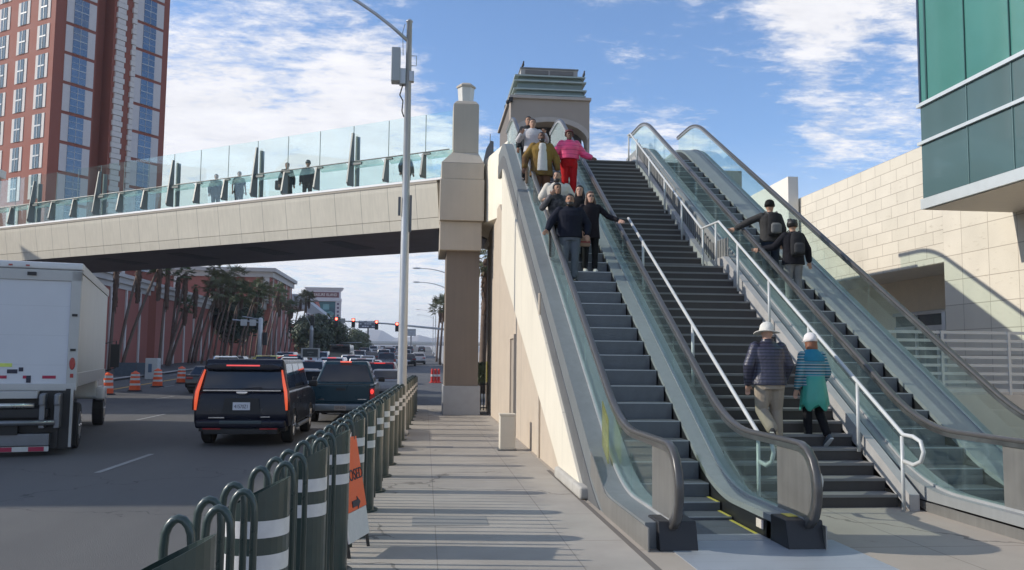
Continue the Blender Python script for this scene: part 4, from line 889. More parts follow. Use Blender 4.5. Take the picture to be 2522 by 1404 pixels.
# traffic ahead
cols = dict(black=paint('black paint', (.012, .012, .014)), white=paint('white paint', (.62, .62, .62)), silver=silv, blue=paint('steel blue paint', (.10, .14, .20)), red=paint('red paint', (.24, .02, .02)),
            yellow=paint('taxi yellow paint', (.66, .58, .16)), grey=paint('grey paint', (.14, .145, .15)), champagne=paint('champagne paint', (.40, .37, .32)))
TR = [('sedan', 'black', 507, 46, 'black sedan on the far left lane beside the orange barrels', 3), ('pickup', 'black', 560, 55, 'black pickup truck with dark cab on the left, beyond the black sedan', 3),
      ('suv', 'yellow', 658, 66, 'pale yellow minivan taxi ahead of the navy SUV', 0), ('sedan', 'white', 668, 57, 'white sedan with red roof brake lamp just over the navy SUV roof', 0),
      ('suv', 'grey', 724, 70, 'dark green grey SUV with pale roof and red spoiler lamp beside the white SUV', 0), ('sedan', 'silver', 737, 39, 'silver sedan half hidden beside the navy SUV', 0),
      ('suv', 'white', 766, 52, 'white SUV with large dark rear window in the middle lane', 0), ('sedan', 'blue', 790, 36, 'pale blue sedan directly left of the teal pickup', 0),
      ('van', 'black', 840, 78, 'tall black passenger van standing over the queue', 0), ('suv', 'white', 820, 62, 'white crossover partly hidden beyond the teal pickup cab', 0),
      ('suv', 'white', 893, 60, 'white van like SUV whose roof shows over the teal pickup', 0), ('suv', 'red', 938, 48, 'dark red SUV with lit lamps by the street lamp pole', 0),
      ('sedan', 'silver', 958, 40, 'silver and red sedan squeezed between pickup and lamp pole', 0), ('suv', 'white', 868, 72, 'tall white van directly right of the black passenger van', 0), ('sedan', 'white', 915, 68, 'white hatchback between the two bigger cars by the lamp pole', 0), ('suv', 'silver', 705, 84, 'silver SUV roof showing left of the roadside message board', 0), ('suv', 'white', 790, 90, 'far white SUV to the left of the black passenger van', 0), ('sedan', 'champagne', 925, 58, 'champagne sedan behind the dark red SUV', 0),
      ('sedan', 'silver', 700, 62, 'silver hatchback low between the white sedan and grey SUV', 0)]
mats_k = list(cols)
for kind, cn, px, D, lab, _ in TR:
    x, y = plan(px, D)
    car({'suv': 'suv', 'sedan': 'sedan', 'van': 'passenger_van', 'pickup': 'pickup_truck'}[kind], lab, {'suv': 'SUV', 'sedan': 'car', 'van': 'van', 'pickup': 'pickup'}[kind], x, y, radians(rnd.uniform(-1, 2)), cols[cn], kind, detail=1, braking=(cn in ('red', 'grey') or px in (668, 737, 820)))
far = [(905, 86, 'white', 'sedan'), (955, 88, 'grey', 'suv'), (985, 92, 'white', 'sedan'), (885, 105, 'silver', 'suv'), (918, 112, 'black', 'sedan'), (948, 118, 'white', 'suv'), (975, 108, 'grey', 'sedan'), (999, 122, 'silver', 'suv'),
       (900, 140, 'grey', 'suv'), (930, 150, 'silver', 'sedan'), (962, 145, 'black', 'suv'), (990, 158, 'white', 'sedan'), (922, 185, 'white', 'suv'), (955, 190, 'black', 'sedan'), (985, 200, 'grey', 'suv'), (945, 235, 'silver', 'sedan'), (975, 250, 'white', 'sedan'),
       (1008, 100, 'black', 'sedan'), (1033, 108, 'silver', 'sedan'), (1010, 190, 'grey', 'suv'), (1041, 230, 'black', 'sedan'), (1000, 260, 'silver', 'suv')]
protos = {}
place = ['in the left file', 'in the middle file', 'near the street lamp pole', 'in the right file']
for i, (px, D, cn, kind) in enumerate(far):
    x, y = plan(px, D); on = px > 1004
    lab = f'{cn} {"SUV" if kind == "suv" else "sedan"} {["first", "second", "third", "fourth", "fifth", "sixth", "seventh", "eighth", "ninth", "tenth", "eleventh", "twelfth", "thirteenth", "fourteenth", "fifteenth", "sixteenth", "seventeenth", "eighteenth", "nineteenth", "twentieth", "twenty first", "twenty second"][i]} farther up the climbing street, counting away' if not on else f'distant {cn} {"SUV" if kind == "suv" else "sedan"} driving on the empty right lanes, {"nearest left" if i == 17 else "nearest right" if i == 18 else "middle left" if i == 19 else "far right" if i == 20 else "farthest left"}'
    if (cn, kind) not in protos:
        r, _ = car('sedan' if kind == 'sedan' else 'suv', lab, 'car' if kind == 'sedan' else 'SUV', x, y, radians(1), cols[cn], kind, detail=0, braking=False, group='small cars far up the street'); protos[(cn, kind)] = r
    else: r = dup(protos[(cn, kind)], (x, y, road(y)), radians(1), label=lab)
    if on: r.rotation_euler = (math.atan(.0205), 0, radians(1))
# traffic barrels
bar = thing('traffic_barrel', 'orange and white banded traffic barrel', 'barrel', (0, 0, 0), 0, 'orange traffic barrels along the amber line')
b = MB(); b.lathe([(.29, .08), (.29, .30), (.27, .31), (.265, .55), (.25, .56), (.245, .78), (.235, .79), (.225, 1.02), (.12, 1.06), (.05, 1.12)], n=18); b.build('drum', orange, bar, smooth=False)
for z, rr in ((.33, .275), (.62, .255), (.84, .24)): b = MB(); b.cyl(0, 0, z, z+.12, rr+.002, rr-.004, n=18); b.build('white_band', reflwhite, bar)
b = MB(); b.cyl(0, 0, 0, .08, .42, .32, n=18); b.build('rubber_base', tyre, bar)
DP = [(274, 43.5, 'traffic barrel nearest the white truck, leftmost of the four'), (341, 48, 'traffic barrel second from the white truck'), (396, 52.5, 'traffic barrel third from the white truck'), (454, 57, 'traffic barrel with dome top farthest from the truck, beside the black sedan')]
for i, (px, D, lab) in enumerate(DP):
    x, y = plan(px, D); o = bar if i == 0 else dup(bar); o.location = (x, y, road(y)); o['label'] = lab
# red barricades far right
for i, px in enumerate((1068, 1076, 1084)):
    x, y = plan(px, 62); r = thing('barricade', ['left', 'middle', 'right'][i]+' of three small red and white barrier posts at the far kerb', 'barricade', (x, y, road(y)), 0, 'red barrier posts at the far kerb')
    b = MB(); b.lathe([(.2, 0), (.2, .06), (.11, .08), (.09, .95), (.05, 1.0)], n=10); b.build('post', mat('red barrier plastic', (.65, .04, .03), .5), r); b = MB(); b.cyl(0, 0, .45, .6, .108, n=10); b.build('white_band', reflwhite, r)
# ------------------------------------------------------------------ hotel tower on the left
brick = mat('red brick render', (.26, .080, .055), .8, var=.08, scale=.3, world=True, bump=.1)
shut = mat('pale shutter panel', (.56, .53, .52), .7, var=.05); quo = mat('pale quoin stone', (.62, .58, .54), .8, var=.07)
twg = mat('tower window glass', (.12, .15, .19), .06, .7, var=.25, scale=.3, spec=1)
twd = mat('tower side glass', (.05, .075, .08), .08, .3, var=.3, scale=.6, coat=.5)
TW = thing('hotel_tower', 'tall red brick hotel tower with pale shutters and quoins at the upper left', 'hotel', (-35.6, 83.9, 0), radians(55))
b = MB(); b.box(0, 4.4, 0, 26, 0, 52); b.box(4.4, 6.2, 1.5, 26, 0, 52); b.box(6.2, 12.8, 0, 26, 0, 52); b.build('wall', brick, TW)
Z0 = 30.8; FL = 2.92
for k in range(-7, 7):
    z = Z0+FL*k
    for (xa, xb_) in ((1.1, 4.2), (8.75, 12.05)):
        b = MB(); b.box(xa, xb_, -.06, .05, z+.16, z+FL-.16); o = b.build('shutter_panel', shut, TW)
        xc = (xa+xb_)/2; b = MB(); b.box(xc-.80, xc+.72, -.10, -.062, z+.17, z+FL-.17); q = b.build('window', twg, TW)
        b = MB()
        for zz_ in (z+.8, z+1.48, z+2.15): b.box(xc-.80, xc+.72, -.125, -.103, zz_, zz_+(.07 if abs(zz_-z-1.48) < .1 else .03))
        b.box(xc-.05, xc-.02, -.12, -.103, z+.17, z+FL-.17); b.build('frame', whitepaint, q)
    for yc in (1.75, 5.05, 8.35, 11.65):
        b = MB(); b.box(-.05, .05, yc-.95, yc+.95, z+.28, z+FL-.28); b.build('shutter_panel', quo, TW)
        b = MB(); b.box(-.09, -.052, yc-.48, yc+.48, z+.30, z+FL-.30); q = b.build('window', twd, TW)
        b = MB(); b.box(-.12, -.092, yc-.48, yc+.48, z+1.42, z+1.56); b.box(-.12, -.092, yc-.03, yc+.03, z+.30, z+FL-.3); b.build('frame', whitepaint, q)
b = MB()
for k in range(90):
    z = k*.56+2; wv = .12 if k % 2 else 0
    b.box(6.55-wv, 7.45+wv, -.16-.05*(k % 2), .05, z+.02, z+.53); b.box(8.35-wv, 8.74, -.16-.05*(k % 2), .05, z+.02, z+.53)
b.build('quoins', quo, TW)
# ------------------------------------------------------------------ red casino blocks
cor = mat('casino cornice', (.50, .47, .44), .8, var=.05); pil = mat('casino pilaster', (.60, .56, .53), .8, var=.05)
red2 = mat('casino red wall', (.33, .115, .09), .85, var=.1, scale=.4, world=True)
ca = thing('casino_wall', 'long low red building with white pilasters behind the leaning palms', 'building', (-28.8, 60, 0))
b = MB(); b.box(-20, 0, 8, 62, 0, 8.6); b.build('wall', red2, ca)
b = MB(); b.box(-20.3, .35, 7.7, 62.3, 8.6, 9.15); b.box(-20.5, .55, 7.5, 62.5, 9.153, 9.5); b.box(-20.1, .12, 7.9, 62.1, 8.1, 8.6-.003); b.build('cornice', cor, ca)
for y in [10+4.1*i for i in range(13)]: b = MB(); b.box(.003, .14, y, y+.35, 0, 8.1); b.build('pilaster', pil, ca)
cb_ = thing('casino_block', 'taller red building with white cornice behind the palms, its corner against the sky', 'building', (-26.5, 151, 0))
b = MB(); b.box(-46, 0, 0, 24, 0, 15.4); b.build('wall', red2, cb_)
b = MB(); b.box(-46.4, .4, -.4, 24.4, 15.4, 16.3); b.box(-46.8, .9, -.9, 24.9, 16.303, 16.95); b.build('cornice', cor, cb_)
b = MB(); b.box(-46, -.5, -2.5, -.003, 9.8, 10.9); b.box(-46, -.2, -2.9, -.003, 10.903, 11.3); b.build('lower_cornice', cor, cb_)
for i in range(6): b = MB(); b.box(-1.2-7.4*i, -.2-7.4*i, -.18, -.003, 11.31, 15.4); b.build('pilaster', pil, cb_)
for i in range(5): b = MB(); b.box(.003, .16, 2+4.8*i, 2.5+4.8*i, 0, 15.4); b.build('pilaster', pil, cb_)
ch = thing('entrance_canopy', 'pale grey pitched canopy roof between the palms and the tall casino sign', 'canopy', (-28, 185, road(185)))
b = MB(); b.prism([(-6, 10.2), (-3, 12.6), (1.5, 12.4), (8.5, 7.0), (8.5, 5.8), (1, 10.0), (-6, 8.6)], 0, 18, 'y'); b.build('roof', mat('canopy roof', (.42, .44, .45), .6), ch)
b = MB(); b.box(-5, 6, 1, 16, 0, 6.2); b.build('hall', red2, ch)
# the tall roadside casino sign
cs = thing('casino_sign', 'tall white framed roadside sign with a maroon name panel above a colourful screen', 'sign', (-29.3, 254, road(254)))
zb_ = -road(254)
b = MB(); b.box(-4.9, -3.4, -1, 1, 0, 18+zb_); b.box(3.4, 4.9, -1, 1, 0, 18+zb_); b.build('pylon', mat('sign pylon', (.55, .50, .50), .7), cs)
b = MB(); b.box(-5.0, 5.0, -1.2, 1.2, 18+zb_, 18.75+zb_); b.box(-4.7, 4.7, -1.1, 1.1, 18.75+zb_, 21+zb_); b.frus((-4.9, 4.9, -1.2, 1.2), (-5.5, 5.5, -1.7, 1.7), 21+zb_, 21.9+zb_); b.build('head_frame', mat('sign cornice', (.60, .56, .57), .7), cs)
b = MB(); b.box(-4.35, 4.35, -1.16, -1.1, 19.05+zb_, 20.6+zb_); hd = b.build('name_panel', mat('maroon panel', (.17, .055, .06), .6), cs)
text('TREASURE ISLAND', 1.15, mat('sign letters', (.75, .68, .62), .6), hd, (0, -1.2, 19.8+zb_), (pi/2, 0, 0), ext=.02, sx=.80)
b = MB(); b.box(-3.4, 3.4, -.4, .4, 7+zb_, 17.9+zb_); sc2 = b.build('screen', mat('screen teal', (.03, .13, .14), .4, var=.5, scale=.4, col2=(.02, .04, .09)), cs)
b = MB(); b.prism([(-3.3, 13.4+zb_), (-3.3, 17.8+zb_), (-1.4, 17.8+zb_), (-.6, 15.2+zb_), (-1.8, 12.6+zb_)], -.46, -.42, 'y'); b.build('picture', mat('screen pink', (.55, .20, .17), .5, var=.3, scale=.5), sc2)
b = MB(); b.prism([(-2.9, 17.6+zb_), (-2.3, 17.6+zb_), (-.9, 14.4+zb_), (-1.3, 14.2+zb_)], -.49, -.465, 'y'); b.build('picture', mat('screen maroon', (.20, .03, .03), .5), sc2)
b = MB(); b.box(-.2, 1.6, -.46, -.42, 15.6+zb_, 17.2+zb_); b.ball((1.9, -.44, 14.2+zb_), 1.2, .03, .9); b.build('picture', mat('screen pale teal', (.14, .30, .31), .5, var=.4, scale=.7), sc2)
for s_ in (-1, 1):
    for i in range(9): b = MB(); b.box(s_*4.15-.3, s_*4.15+.3, -1.04, -1.003, 16.9-1.1*i+zb_, 17.5-1.1*i+zb_); b.build('pylon_letter', mat('pylon letters', (.13, .08, .12), .6), cs)
# ------------------------------------------------------------------ palms
def palm_crown(seed, R=1.35, n=34, droop=.5):
    r = random.Random(seed); b = MB()
    for i in range(n):
        az = r.uniform(0, 2*pi); el = r.uniform(-.75, 1.35); ln = R*r.uniform(.45, .75)
        d = Vector((cos(az)*cos(el), sin(az)*cos(el), sin(el))); s = Vector((-sin(az), cos(az), 0)); u = d.cross(s)
        base = Vector((0, 0, 0)); tip = d*ln
        b.add([base-s*.015, base+s*.015, tip], [(0, 1, 2)])
        m = 8; fl = R*r.uniform(.45, .62)
        for k in range(m):
            a = -1.25+2.5*k/(m-1); dd = (d*cos(a)+s*sin(a)); e = tip+dd*fl*(1-.15*abs(a))+Vector((0, 0, -droop*fl*(.25+.4*abs(a))))+u*r.uniform(-.04, .04)
            pp = (s*cos(a)-d*sin(a))*.055; mid = tip+(e-tip)*.55+Vector((0, 0, .04))
            b.add([tip, mid+pp, e, mid-pp], [(0, 1, 2, 3)])
    return b
leafm = [mat('palm leaf green', (.085, .125, .05), .6, var=.35, scale=2), mat('palm leaf olive', (.12, .125, .055), .6, var=.3, scale=2)]
dead = mat('dead palm fronds', (.115, .070, .048), .9, var=.3, scale=5); bark = mat('palm bark', (.165, .12, .095), .9, var=.3, scale=4)
crownmesh = []
for sd in range(4):
    o = palm_crown(sd+11).build('palm_crown', leafm[sd % 2], None, fix=False); crownmesh.append(o.data); bpy.data.objects.remove(o)
def skirtmesh(seed, h=2.2, r0=.30):
    r = random.Random(seed); b = MB()
    for i in range(150):
        az = r.uniform(0, 2*pi); z = -r.uniform(0, h); rr = r0*(1-.45*(-z/h)); c, s = cos(az), sin(az)
        p = Vector((c*.10, s*.10, z+.2)); e = Vector((c*rr*r.uniform(.8, 1.25), s*rr*r.uniform(.8, 1.25), z-r.uniform(.25, .6))); t = Vector((-s, c, 0))*r.uniform(.04, .09)
        b.add([p-t*.3, p+t*.3, e+t, e-t], [(0, 1, 2, 3)])
    b.lathe([(.05, -h-.1), (r0*.5, -h+.1), (r0*.72, -.5), (r0*.6, .1), (.1, .25)], n=10)
    return b
skm = []
for sd, hh in ((1, 1.4), (2, 2.6), (3, 4.0)):
    o = skirtmesh(sd, hh).build('dead_frond_skirt', dead, None, fix=False); skm.append(o.data); bpy.data.objects.remove(o)
def palm(x, y, z0, h, lx, ly, label, crown=1.0, skirt=1, bend=.5, r=.13, group='palm trees along the casino wall'):
    t = thing('palm_tree', label, 'palm tree', (x, y, z0), 0, group)
    b = MB(); P = [(lx*(s**(1+bend)), ly*(s**(1+bend)), h*s) for s in [i/8 for i in range(9)]]; b.tube(P, [r*(1.25-.5*i/8) for i in range(9)], 7); b.build('trunk', bark, t, smooth=True)
    if crown: o = bpy.data.objects.new('crown', rnd.choice(crownmesh)); COL.objects.link(o); o.parent = t; o.location = P[-1]; o.scale = (crown,)*3; o.rotation_euler = (0, 0, rnd.uniform(0, 6))
    if skirt >= 0: o = bpy.data.objects.new('dead_fronds', skm[skirt]); COL.objects.link(o); o.parent = t; o.location = (P[-1][0], P[-1][1], P[-1][2]-.15); o.rotation_euler = (0, 0, rnd.uniform(0, 6)); o.scale = (1, 1, 1)
    return t
def on_x(px, X_):
    lo, hi = 20, 400
    for _ in range(40):
        m_ = (lo+hi)/2
        if plan(px, m_)[0] > X_: lo = m_
        else: hi = m_
    return lo
front = [(276, 290, 655, 2, 0, 'first palm from the truck with a thick brown shag and no visible crown'), (294, 329, 672, 1, .35, 'second palm from the truck, kinked trunk with brown shag under a small head'),
         (306, 384, 668, 1, .95, 'palm with the most leaning trunk and a yellow green crown'), (398, 410, 672, 2, .6, 'palm trunk hanging thick and dark beside the third pilaster'),
         (423, 432, 700, 1, .6, 'slim palm with short dark head before the wall cornice'), (415, 449, 768, 0, .8, 'short palm with green crown below the cornice'),
         (422, 477, 725, 1, .35, 'leaning palm with a round brown head at the cornice'), (420, 455, 690, 1, .7, 'palm with reddish shag standing behind the short palm'), (470, 518, 700, 0, .9, 'first leaning palm of the dense grove'), (478, 520, 676, 0, .8, 'palm of the grove whose crown stands against the upper red wall')]
for (p0, p1, yt, sk, cr, lab) in front:
    D = on_x(p0, -26.2); x, y = plan(p0, D); z0 = road(y)+.12; zt = EYE+(893-yt)/FPX*D; lx = (p1-p0)/FPX*D
    palm(x, y, z0, zt-z0, lx, rnd.uniform(-1, 1), lab, crown=cr, skirt=sk, bend=rnd.uniform(.0, .5))
ordi = ['first', 'second', 'third', 'fourth', 'fifth', 'sixth', 'seventh', 'eighth', 'ninth', 'tenth', 'eleventh', 'twelfth', 'thirteenth', 'fourteenth', 'fifteenth', 'sixteenth', 'seventeenth', 'eighteenth', 'nineteenth', 'twentieth', 'twenty first', 'twenty second', 'twenty third', 'twenty fourth', 'twenty fifth', 'twenty sixth']
gp = [(490+13.2*i+rnd.uniform(-4, 4)) for i in range(20)]
for i, p0 in enumerate(gp):
    D = on_x(p0, -25.0+rnd.uniform(-.8, .8)); x, y = plan(p0, D); z0 = road(y)+.12; yt = 712+(p0-500)*.22+rnd.uniform(-22, 20)
    zt = EYE+(893-yt)/FPX*D
    palm(x, y, z0, zt-z0, rnd.uniform(.8, 2.6), rnd.uniform(-1, 1), f'{ordi[i]} palm of the dense grove counting right from the short palm', crown=rnd.uniform(1.0, 1.35), skirt=rnd.choice((-1, 0, 0, 1)), bend=rnd.uniform(.1, .6), r=.12)
# far right palms and the ones between pier and wall
for (p0, yt, D, lab) in ((1078, 772, 118, 'dark palm at the right kerb left of the pier'), (1086, 765, 104, 'dark palm closest to the pier edge')):
    x, y = plan(p0, D); palm(x, y, road(y)+.12, EYE+(893-yt)/FPX*D-road(y), .4, 0, lab, 1.3, 0, group=None)
for (p0, yt, D, lab) in ((1192, 655, 44, 'brown trunked palm seen in the gap just right of the pier'), (1203, 640, 47, 'taller brown palm in the gap against the tan wall')):
    x, y = plan(p0, D); palm(x, y, .1, EYE+(893-yt)/FPX*D, .1, 0, lab, 1.0, 2, r=.2, group='palms in the gap beside the pier')
# ------------------------------------------------------------------ leafy trees
def crown_mesh(seed, rx, rz, n=2600, leaf=.22):
    r = random.Random(seed); b = MB(); cl = []
    for i in range(26):
        a = r.uniform(0, 2*pi); q = r.random()**.5; cl.append((Vector((cos(a)*q*rx*.75, sin(a)*q*rx*.75, r.uniform(-.75, .8)*rz*(1-.35*q))), r.uniform(.25, .5)*rx))
    for i in range(n):
        c, cr_ = r.choice(cl); d = Vector((r.gauss(0, 1), r.gauss(0, 1), r.gauss(0, 1))).normalized(); p = c+d*cr_*r.uniform(.6, 1.05)
        u = Vector((r.gauss(0, 1), r.gauss(0, 1), r.gauss(0, 1))).normalized(); v = d.cross(u).normalized()*leaf*r.uniform(.6, 1.3); w_ = v.cross(d).normalized()*leaf*.6+d*leaf*r.uniform(-.3, .3)
        b.add([p-v, p-w_, p+v, p+w_], [(0, 1, 2, 3)])
    return b
gl = [mat('dark leaf', (.026, .042, .020), .6, var=.4, scale=1.2, col2=(.045, .065, .028)), mat('mid leaf', (.055, .078, .035), .65, var=.4, scale=1.2, col2=(.09, .105, .05))]
cmesh = []
for sd in range(3):
    o = crown_mesh(sd+3, 2.4, 2.1).build('tree_crown', gl[0 if sd < 2 else 1], None, fix=False); cmesh.append(o.data); bpy.data.objects.remove(o)
def tree(px, D, ymid, sc, k, label, group='leafy trees beside the far street'):
    x, y = plan(px, D); z0 = road(y); zm = EYE+(890-ymid)/FPX*D
    t = thing('leafy_tree', label, 'tree', (x, y, z0), 0, group)
    b = MB(); H_ = zm-z0
    b.tube([(0, 0, 0), (.1, 0, H_*.4), (0, .05, H_*.8)], [.22, .16, .10], 7)
    for a in (0, 2, 4): b.tube([(.08, 0, H_*.4), (cos(a)*sc*.7, sin(a)*sc*.7, H_*.8)], [.09, .04], 5)
    b.build('trunk', bark, t)
    o = bpy.data.objects.new('crown', cmesh[k]); COL.objects.link(o); o.parent = t; o.location = (0, 0, H_); o.scale = (sc, sc, sc); o.rotation_euler = (0, 0, rnd.uniform(0, 6))
tree(755, 150, 826, 1.3, 0, 'dark bushy tree left of the tall mast at the end of the palm row'); tree(792, 140, 830, 1.45, 1, 'dark bushy tree in front of the casino sign'); tree(815, 150, 838, 1.25, 0, 'dark tree under the leftmost red traffic light')
tree(775, 135, 850, 1.4, 1, 'low dark shrub tree beneath the big dark tree'); tree(868, 210, 846, 1.35, 2, 'olive tree just left of the small roadside billboard'); tree(886, 225, 852, 1.5, 2, 'low olive tree under the small billboard'); tree(850, 190, 862, 1.2, 2, 'olive shrub tree behind the black van')
tree(556, 118, 775, 1.1, 0, 'dark crown rising inside the palm grove', None); tree(600, 122, 800, 1.5, 0, 'dark leafy crown under the sign gantry in the palm grove', None); tree(570, 120, 815, 1.2, 1, 'dark shrub at the middle of the palm grove', None)
def hedge(x0, x1, y0, y1, z0, z1, seed, m, name, label):
    r = random.Random(seed); b = MB()
    for i in range(int(900*(x1-x0+y1-y0)*(z1-z0)/2)):
        p = Vector((r.uniform(x0, x1), r.uniform(y0, y1), r.uniform(z0, z1))); u = Vector((r.gauss(0, 1), r.gauss(0, 1), r.gauss(0, 1))).normalized(); v = u.orthogonal().normalized()
        b.add([p-u*.07, p-v*.05, p+u*.07, p+v*.05], [(0, 1, 2, 3)])
    b.box(x0+.08, x1-.08, y0+.08, y1-.08, z0, z1-.08); tag(b.build(name, m, fix=False), label, 'hedge')
hedge(2.0, 3.6, 33.5, 34.6, .9, 1.7, 5, gl[1], 'hedge', 'rounded olive green hedge in the gap between pier and wall')
fe = thing('iron_fence', 'short black iron fence in the gap right of the pier', 'fence', (1.9, 31.2, 0))
b = MB(); b.box(0, 1.2, 0, .04, .08, .12); b.box(0, 1.2, 0, .04, .92, .96)
b.build('rail', black, fe)
b = MB(); [b.box(.11*i, .11*i+.03, .005, .035, 0, 1.0) for i in range(11)]; b.build('bars', black, fe)
b = MB(); b.box(0, .34, 0, .12, 1.0, 1.75); o = b.build('yellow_sign', yellow); o.location = (2.25, 31.6, 0); tag(o, 'narrow yellow board above the black iron fence', 'sign board')
# ------------------------------------------------------------------ signals and gantries
def signal(parent, x, z, lit=True, y=-.25):
    b = MB(); b.box(x-.21, x+.21, y-.12, y+.12, z-1.12, z); o = b.build('signal_head', black, parent, bevel=.03)
    for k, c in enumerate(('r', 'a', 'g')):
        b = MB(); zc = z-.20-.36*k; b.loft([b.ring((x, y-.125, zc), (1, 0, 0), (0, 0, 1), .15, .15, 14), b.ring((x, y-.15, zc), (1, 0, 0), (0, 0, 1), .13, .13, 14)])
        b.build('lens', lamp_mat('red signal light', (1, .09, .06), 9) if (k == 0 and lit) else mat('unlit lens', (.02, .02, .02), .3), o)
        b = MB(); b.loft([b.ring((x, y-.12, zc+.02), (1, 0, 0), (0, 0, 1), .17, .17, 14), b.ring((x, y-.32, zc+.04), (1, 0, 0), (0, 0, 1), .165, .165, 14)], cap=False) if False else b.box(x-.17, x+.17, y-.30, y-.12, zc+.16, zc+.18); b.build('visor', black, o)
ts = thing('traffic_signal_gantry', 'long grey mast arm over the street carrying four lit red traffic lights', 'traffic signal', (2.5, 105, road(105)))
zz0 = -road(105)
b = MB(); b.lathe([(.19, 0), (.17, 5.9+zz0), (.15, 6.2+zz0)], n=12); b.build('pole', galv, ts, smooth=True)
b = MB(); b.tube([(0, 0, 5.35+zz0), (-7, 0, 5.95+zz0), (-13.5, 0, 6.25+zz0)], [.14, .10, .07], 10); b.build('mast_arm', galv, ts, smooth=True)
for x, z in ((-10.55, 6.62), (-8.55, 6.53), (-5.80, 6.33), (-3.37, 6.13)): signal(ts, x-2.5, z+zz0)
b = MB(); b.box(-12.5, -12.02, -.2, -.1, 5.93+zz0, 6.5+zz0); b.build('sign_plate', mat('plate back', (.33, .33, .30), .5), ts)
def mastx(name, label, px, D, zt): x, y = plan(px, D); return thing(name, label, 'mast', (x, y, road(y))), -road(y)
g1, q = mastx('sign_mast', 'pale mast with arm and two square sign backs in front of the palm grove', 643, 88, 0)
b = MB(); b.lathe([(.24, 0), (.22, 5.7+q), (.1, 5.8+q)], n=12); b.build('pole', mat('pale mast', (.55, .55, .53), .5, .2), g1, smooth=True)
b = MB(); b.tube([(0, 0, 5.3+q), (-2.8, 0, 5.55+q)], .07, 8); b.tube([(0, 0, 5.6+q), (-1.8, 0, 5.9+q)], .04, 8); b.build('mast_arm', galv, g1)
for x in (-1.65, -.75): b = MB(); b.box(x-.32, x+.32, -.1, -.04, 4.95+q, 5.6+q); b.build('sign_plate', mat('plate back light', (.50, .50, .47), .5), g1)
b = MB(); b.box(.28, .72, -.15, .15, 3.0+q, 4.3+q); b.build('control_box', black, g1)
for px in (630, 647):
    x, y = plan(px, 80); b = MB(); b.cyl(0, 0, 0, 1.25, .14, n=12); o = b.build('yellow_bollard', yellow, smooth=False); o.location = (x, y, road(y)); tag(o, 'yellow safety bollard '+('left of' if px == 630 else 'at the foot of')+' the pale sign mast', 'bollard', 'yellow bollards at the mast')
g2, q = mastx('signal_mast', 'grey mast with side signals and a bent camera bracket left of the casino sign', 769, 100, 0)
b = MB(); b.lathe([(.26, 0), (.20, 4.9+q), (.24, 5.0+q), (.1, 5.5+q)], n=12); b.build('pole', galv, g2, smooth=True)
b = MB(); b.tube([(0, 0, 5.2+q), (-.3, 0, 5.9+q), (-.6, 0, 6.4+q), (-.55, 0, 7.0+q)], .035, 6); b.tube([(.05, 0, 5.3+q), (0, 0, 6.4+q)], .03, 6); b.build('bracket', galv, g2)
signal(g2, .1, 6.6+q, False); signal(g2, .75, 3.3+q, False)
g3, q = mastx('far_mast_arm', 'thin far mast arm low over the street behind the black van', 772, 150, 0)
b = MB(); b.tube([(0, 0, 0), (0, 0, 4.4+q)], .12, 8); b.tube([(0, 0, 4.2+q), (8.4, 0, 4.5+q)], .07, 6); b.build('arm', galv, g3)
x, y = plan(768, 68); vb = thing('roadside_board', 'small dark message board with pale frame above the white SUV', 'board', (x, y, road(y)))
b = MB(); b.box(-.72, .72, -.05, .05, 1.55, 2.30); b.build('frame', mat('board frame', (.40, .40, .38), .5), vb)
b = MB(); b.box(-.58, .58, -.07, -.05, 1.62, 2.22); b.build('panel', mat('board dark', (.03, .04, .04), .4), vb)
b = MB(); b.box(-.25, .25, -.075, -.07, 1.95, 2.0); b.box(-.1, .1, -.075, -.07, 1.75, 1.79); b.build('faint_lettering', mat('faint letters', (.2, .22, .21), .5), vb)
b = MB(); b.box(-.6, -.54, -.03, .03, 0, 1.6); b.box(.54, .6, -.03, .03, 0, 1.6); b.build('leg', greymet, vb)
# small billboards far away
for (px, D, w_, z0, z1, lab, rows) in ((908, 300, 6.6, 12.0, 14.6, 'small dark blue roadside billboard with two pale lines of lettering', 2), (1014, 330, 3.6, 10.3, 13.0, 'pale far billboard just right of the lamp pole', 1)):
    x, y = plan(px, D); r = thing('billboard', lab, 'billboard', (x, y, road(y))); q = -road(y)
    b = MB(); b.box(-w_/2, w_/2, -.2, .2, z0+q, z1+q); pn = b.build('panel', mat('billboard dark' if rows == 2 else 'billboard pale', (.045, .055, .085) if rows == 2 else (.30, .31, .32), .6), r)
    for k in range(rows+1):
        b = MB(); zc = z0+q+.5+k*.85; 
        for j in range(7):
            if (j*3+k) % 4: b.box(-w_/2+.4+j*(w_-.8)/7, -w_/2+.4+(j+.75)*(w_-.8)/7, -.25, -.2, zc, zc+.4)
        b.build('lettering', mat('billboard letters', (.45, .47, .52) if rows == 2 else (.42, .16, .16), .6), pn)
    b = MB(); b.cyl(0, 0, 0, z0+q, .28, n=10); b.build('pole', black if rows == 2 else greymet, r)
# far street lamps on the right
for i, (px, D, h, lab) in enumerate(((1122, 75, 9.0, 'far street lamp whose arm tip shows highest beside the pier'), (1106, 90, 8.8, 'far street lamp with long curved arm reaching left of the pier'), (1074, 165, 8.6, 'thin far street lamp above the empty right lanes'), (1068, 200, 8.6, 'smaller far street lamp beyond the thin one'))):
    x, y = plan(px, D); lamp('street_lamp', lab, x, y, road(y), h, -1, 3.1, .75, 'far street lamps on the right kerb', r0=.10, r1=.06)
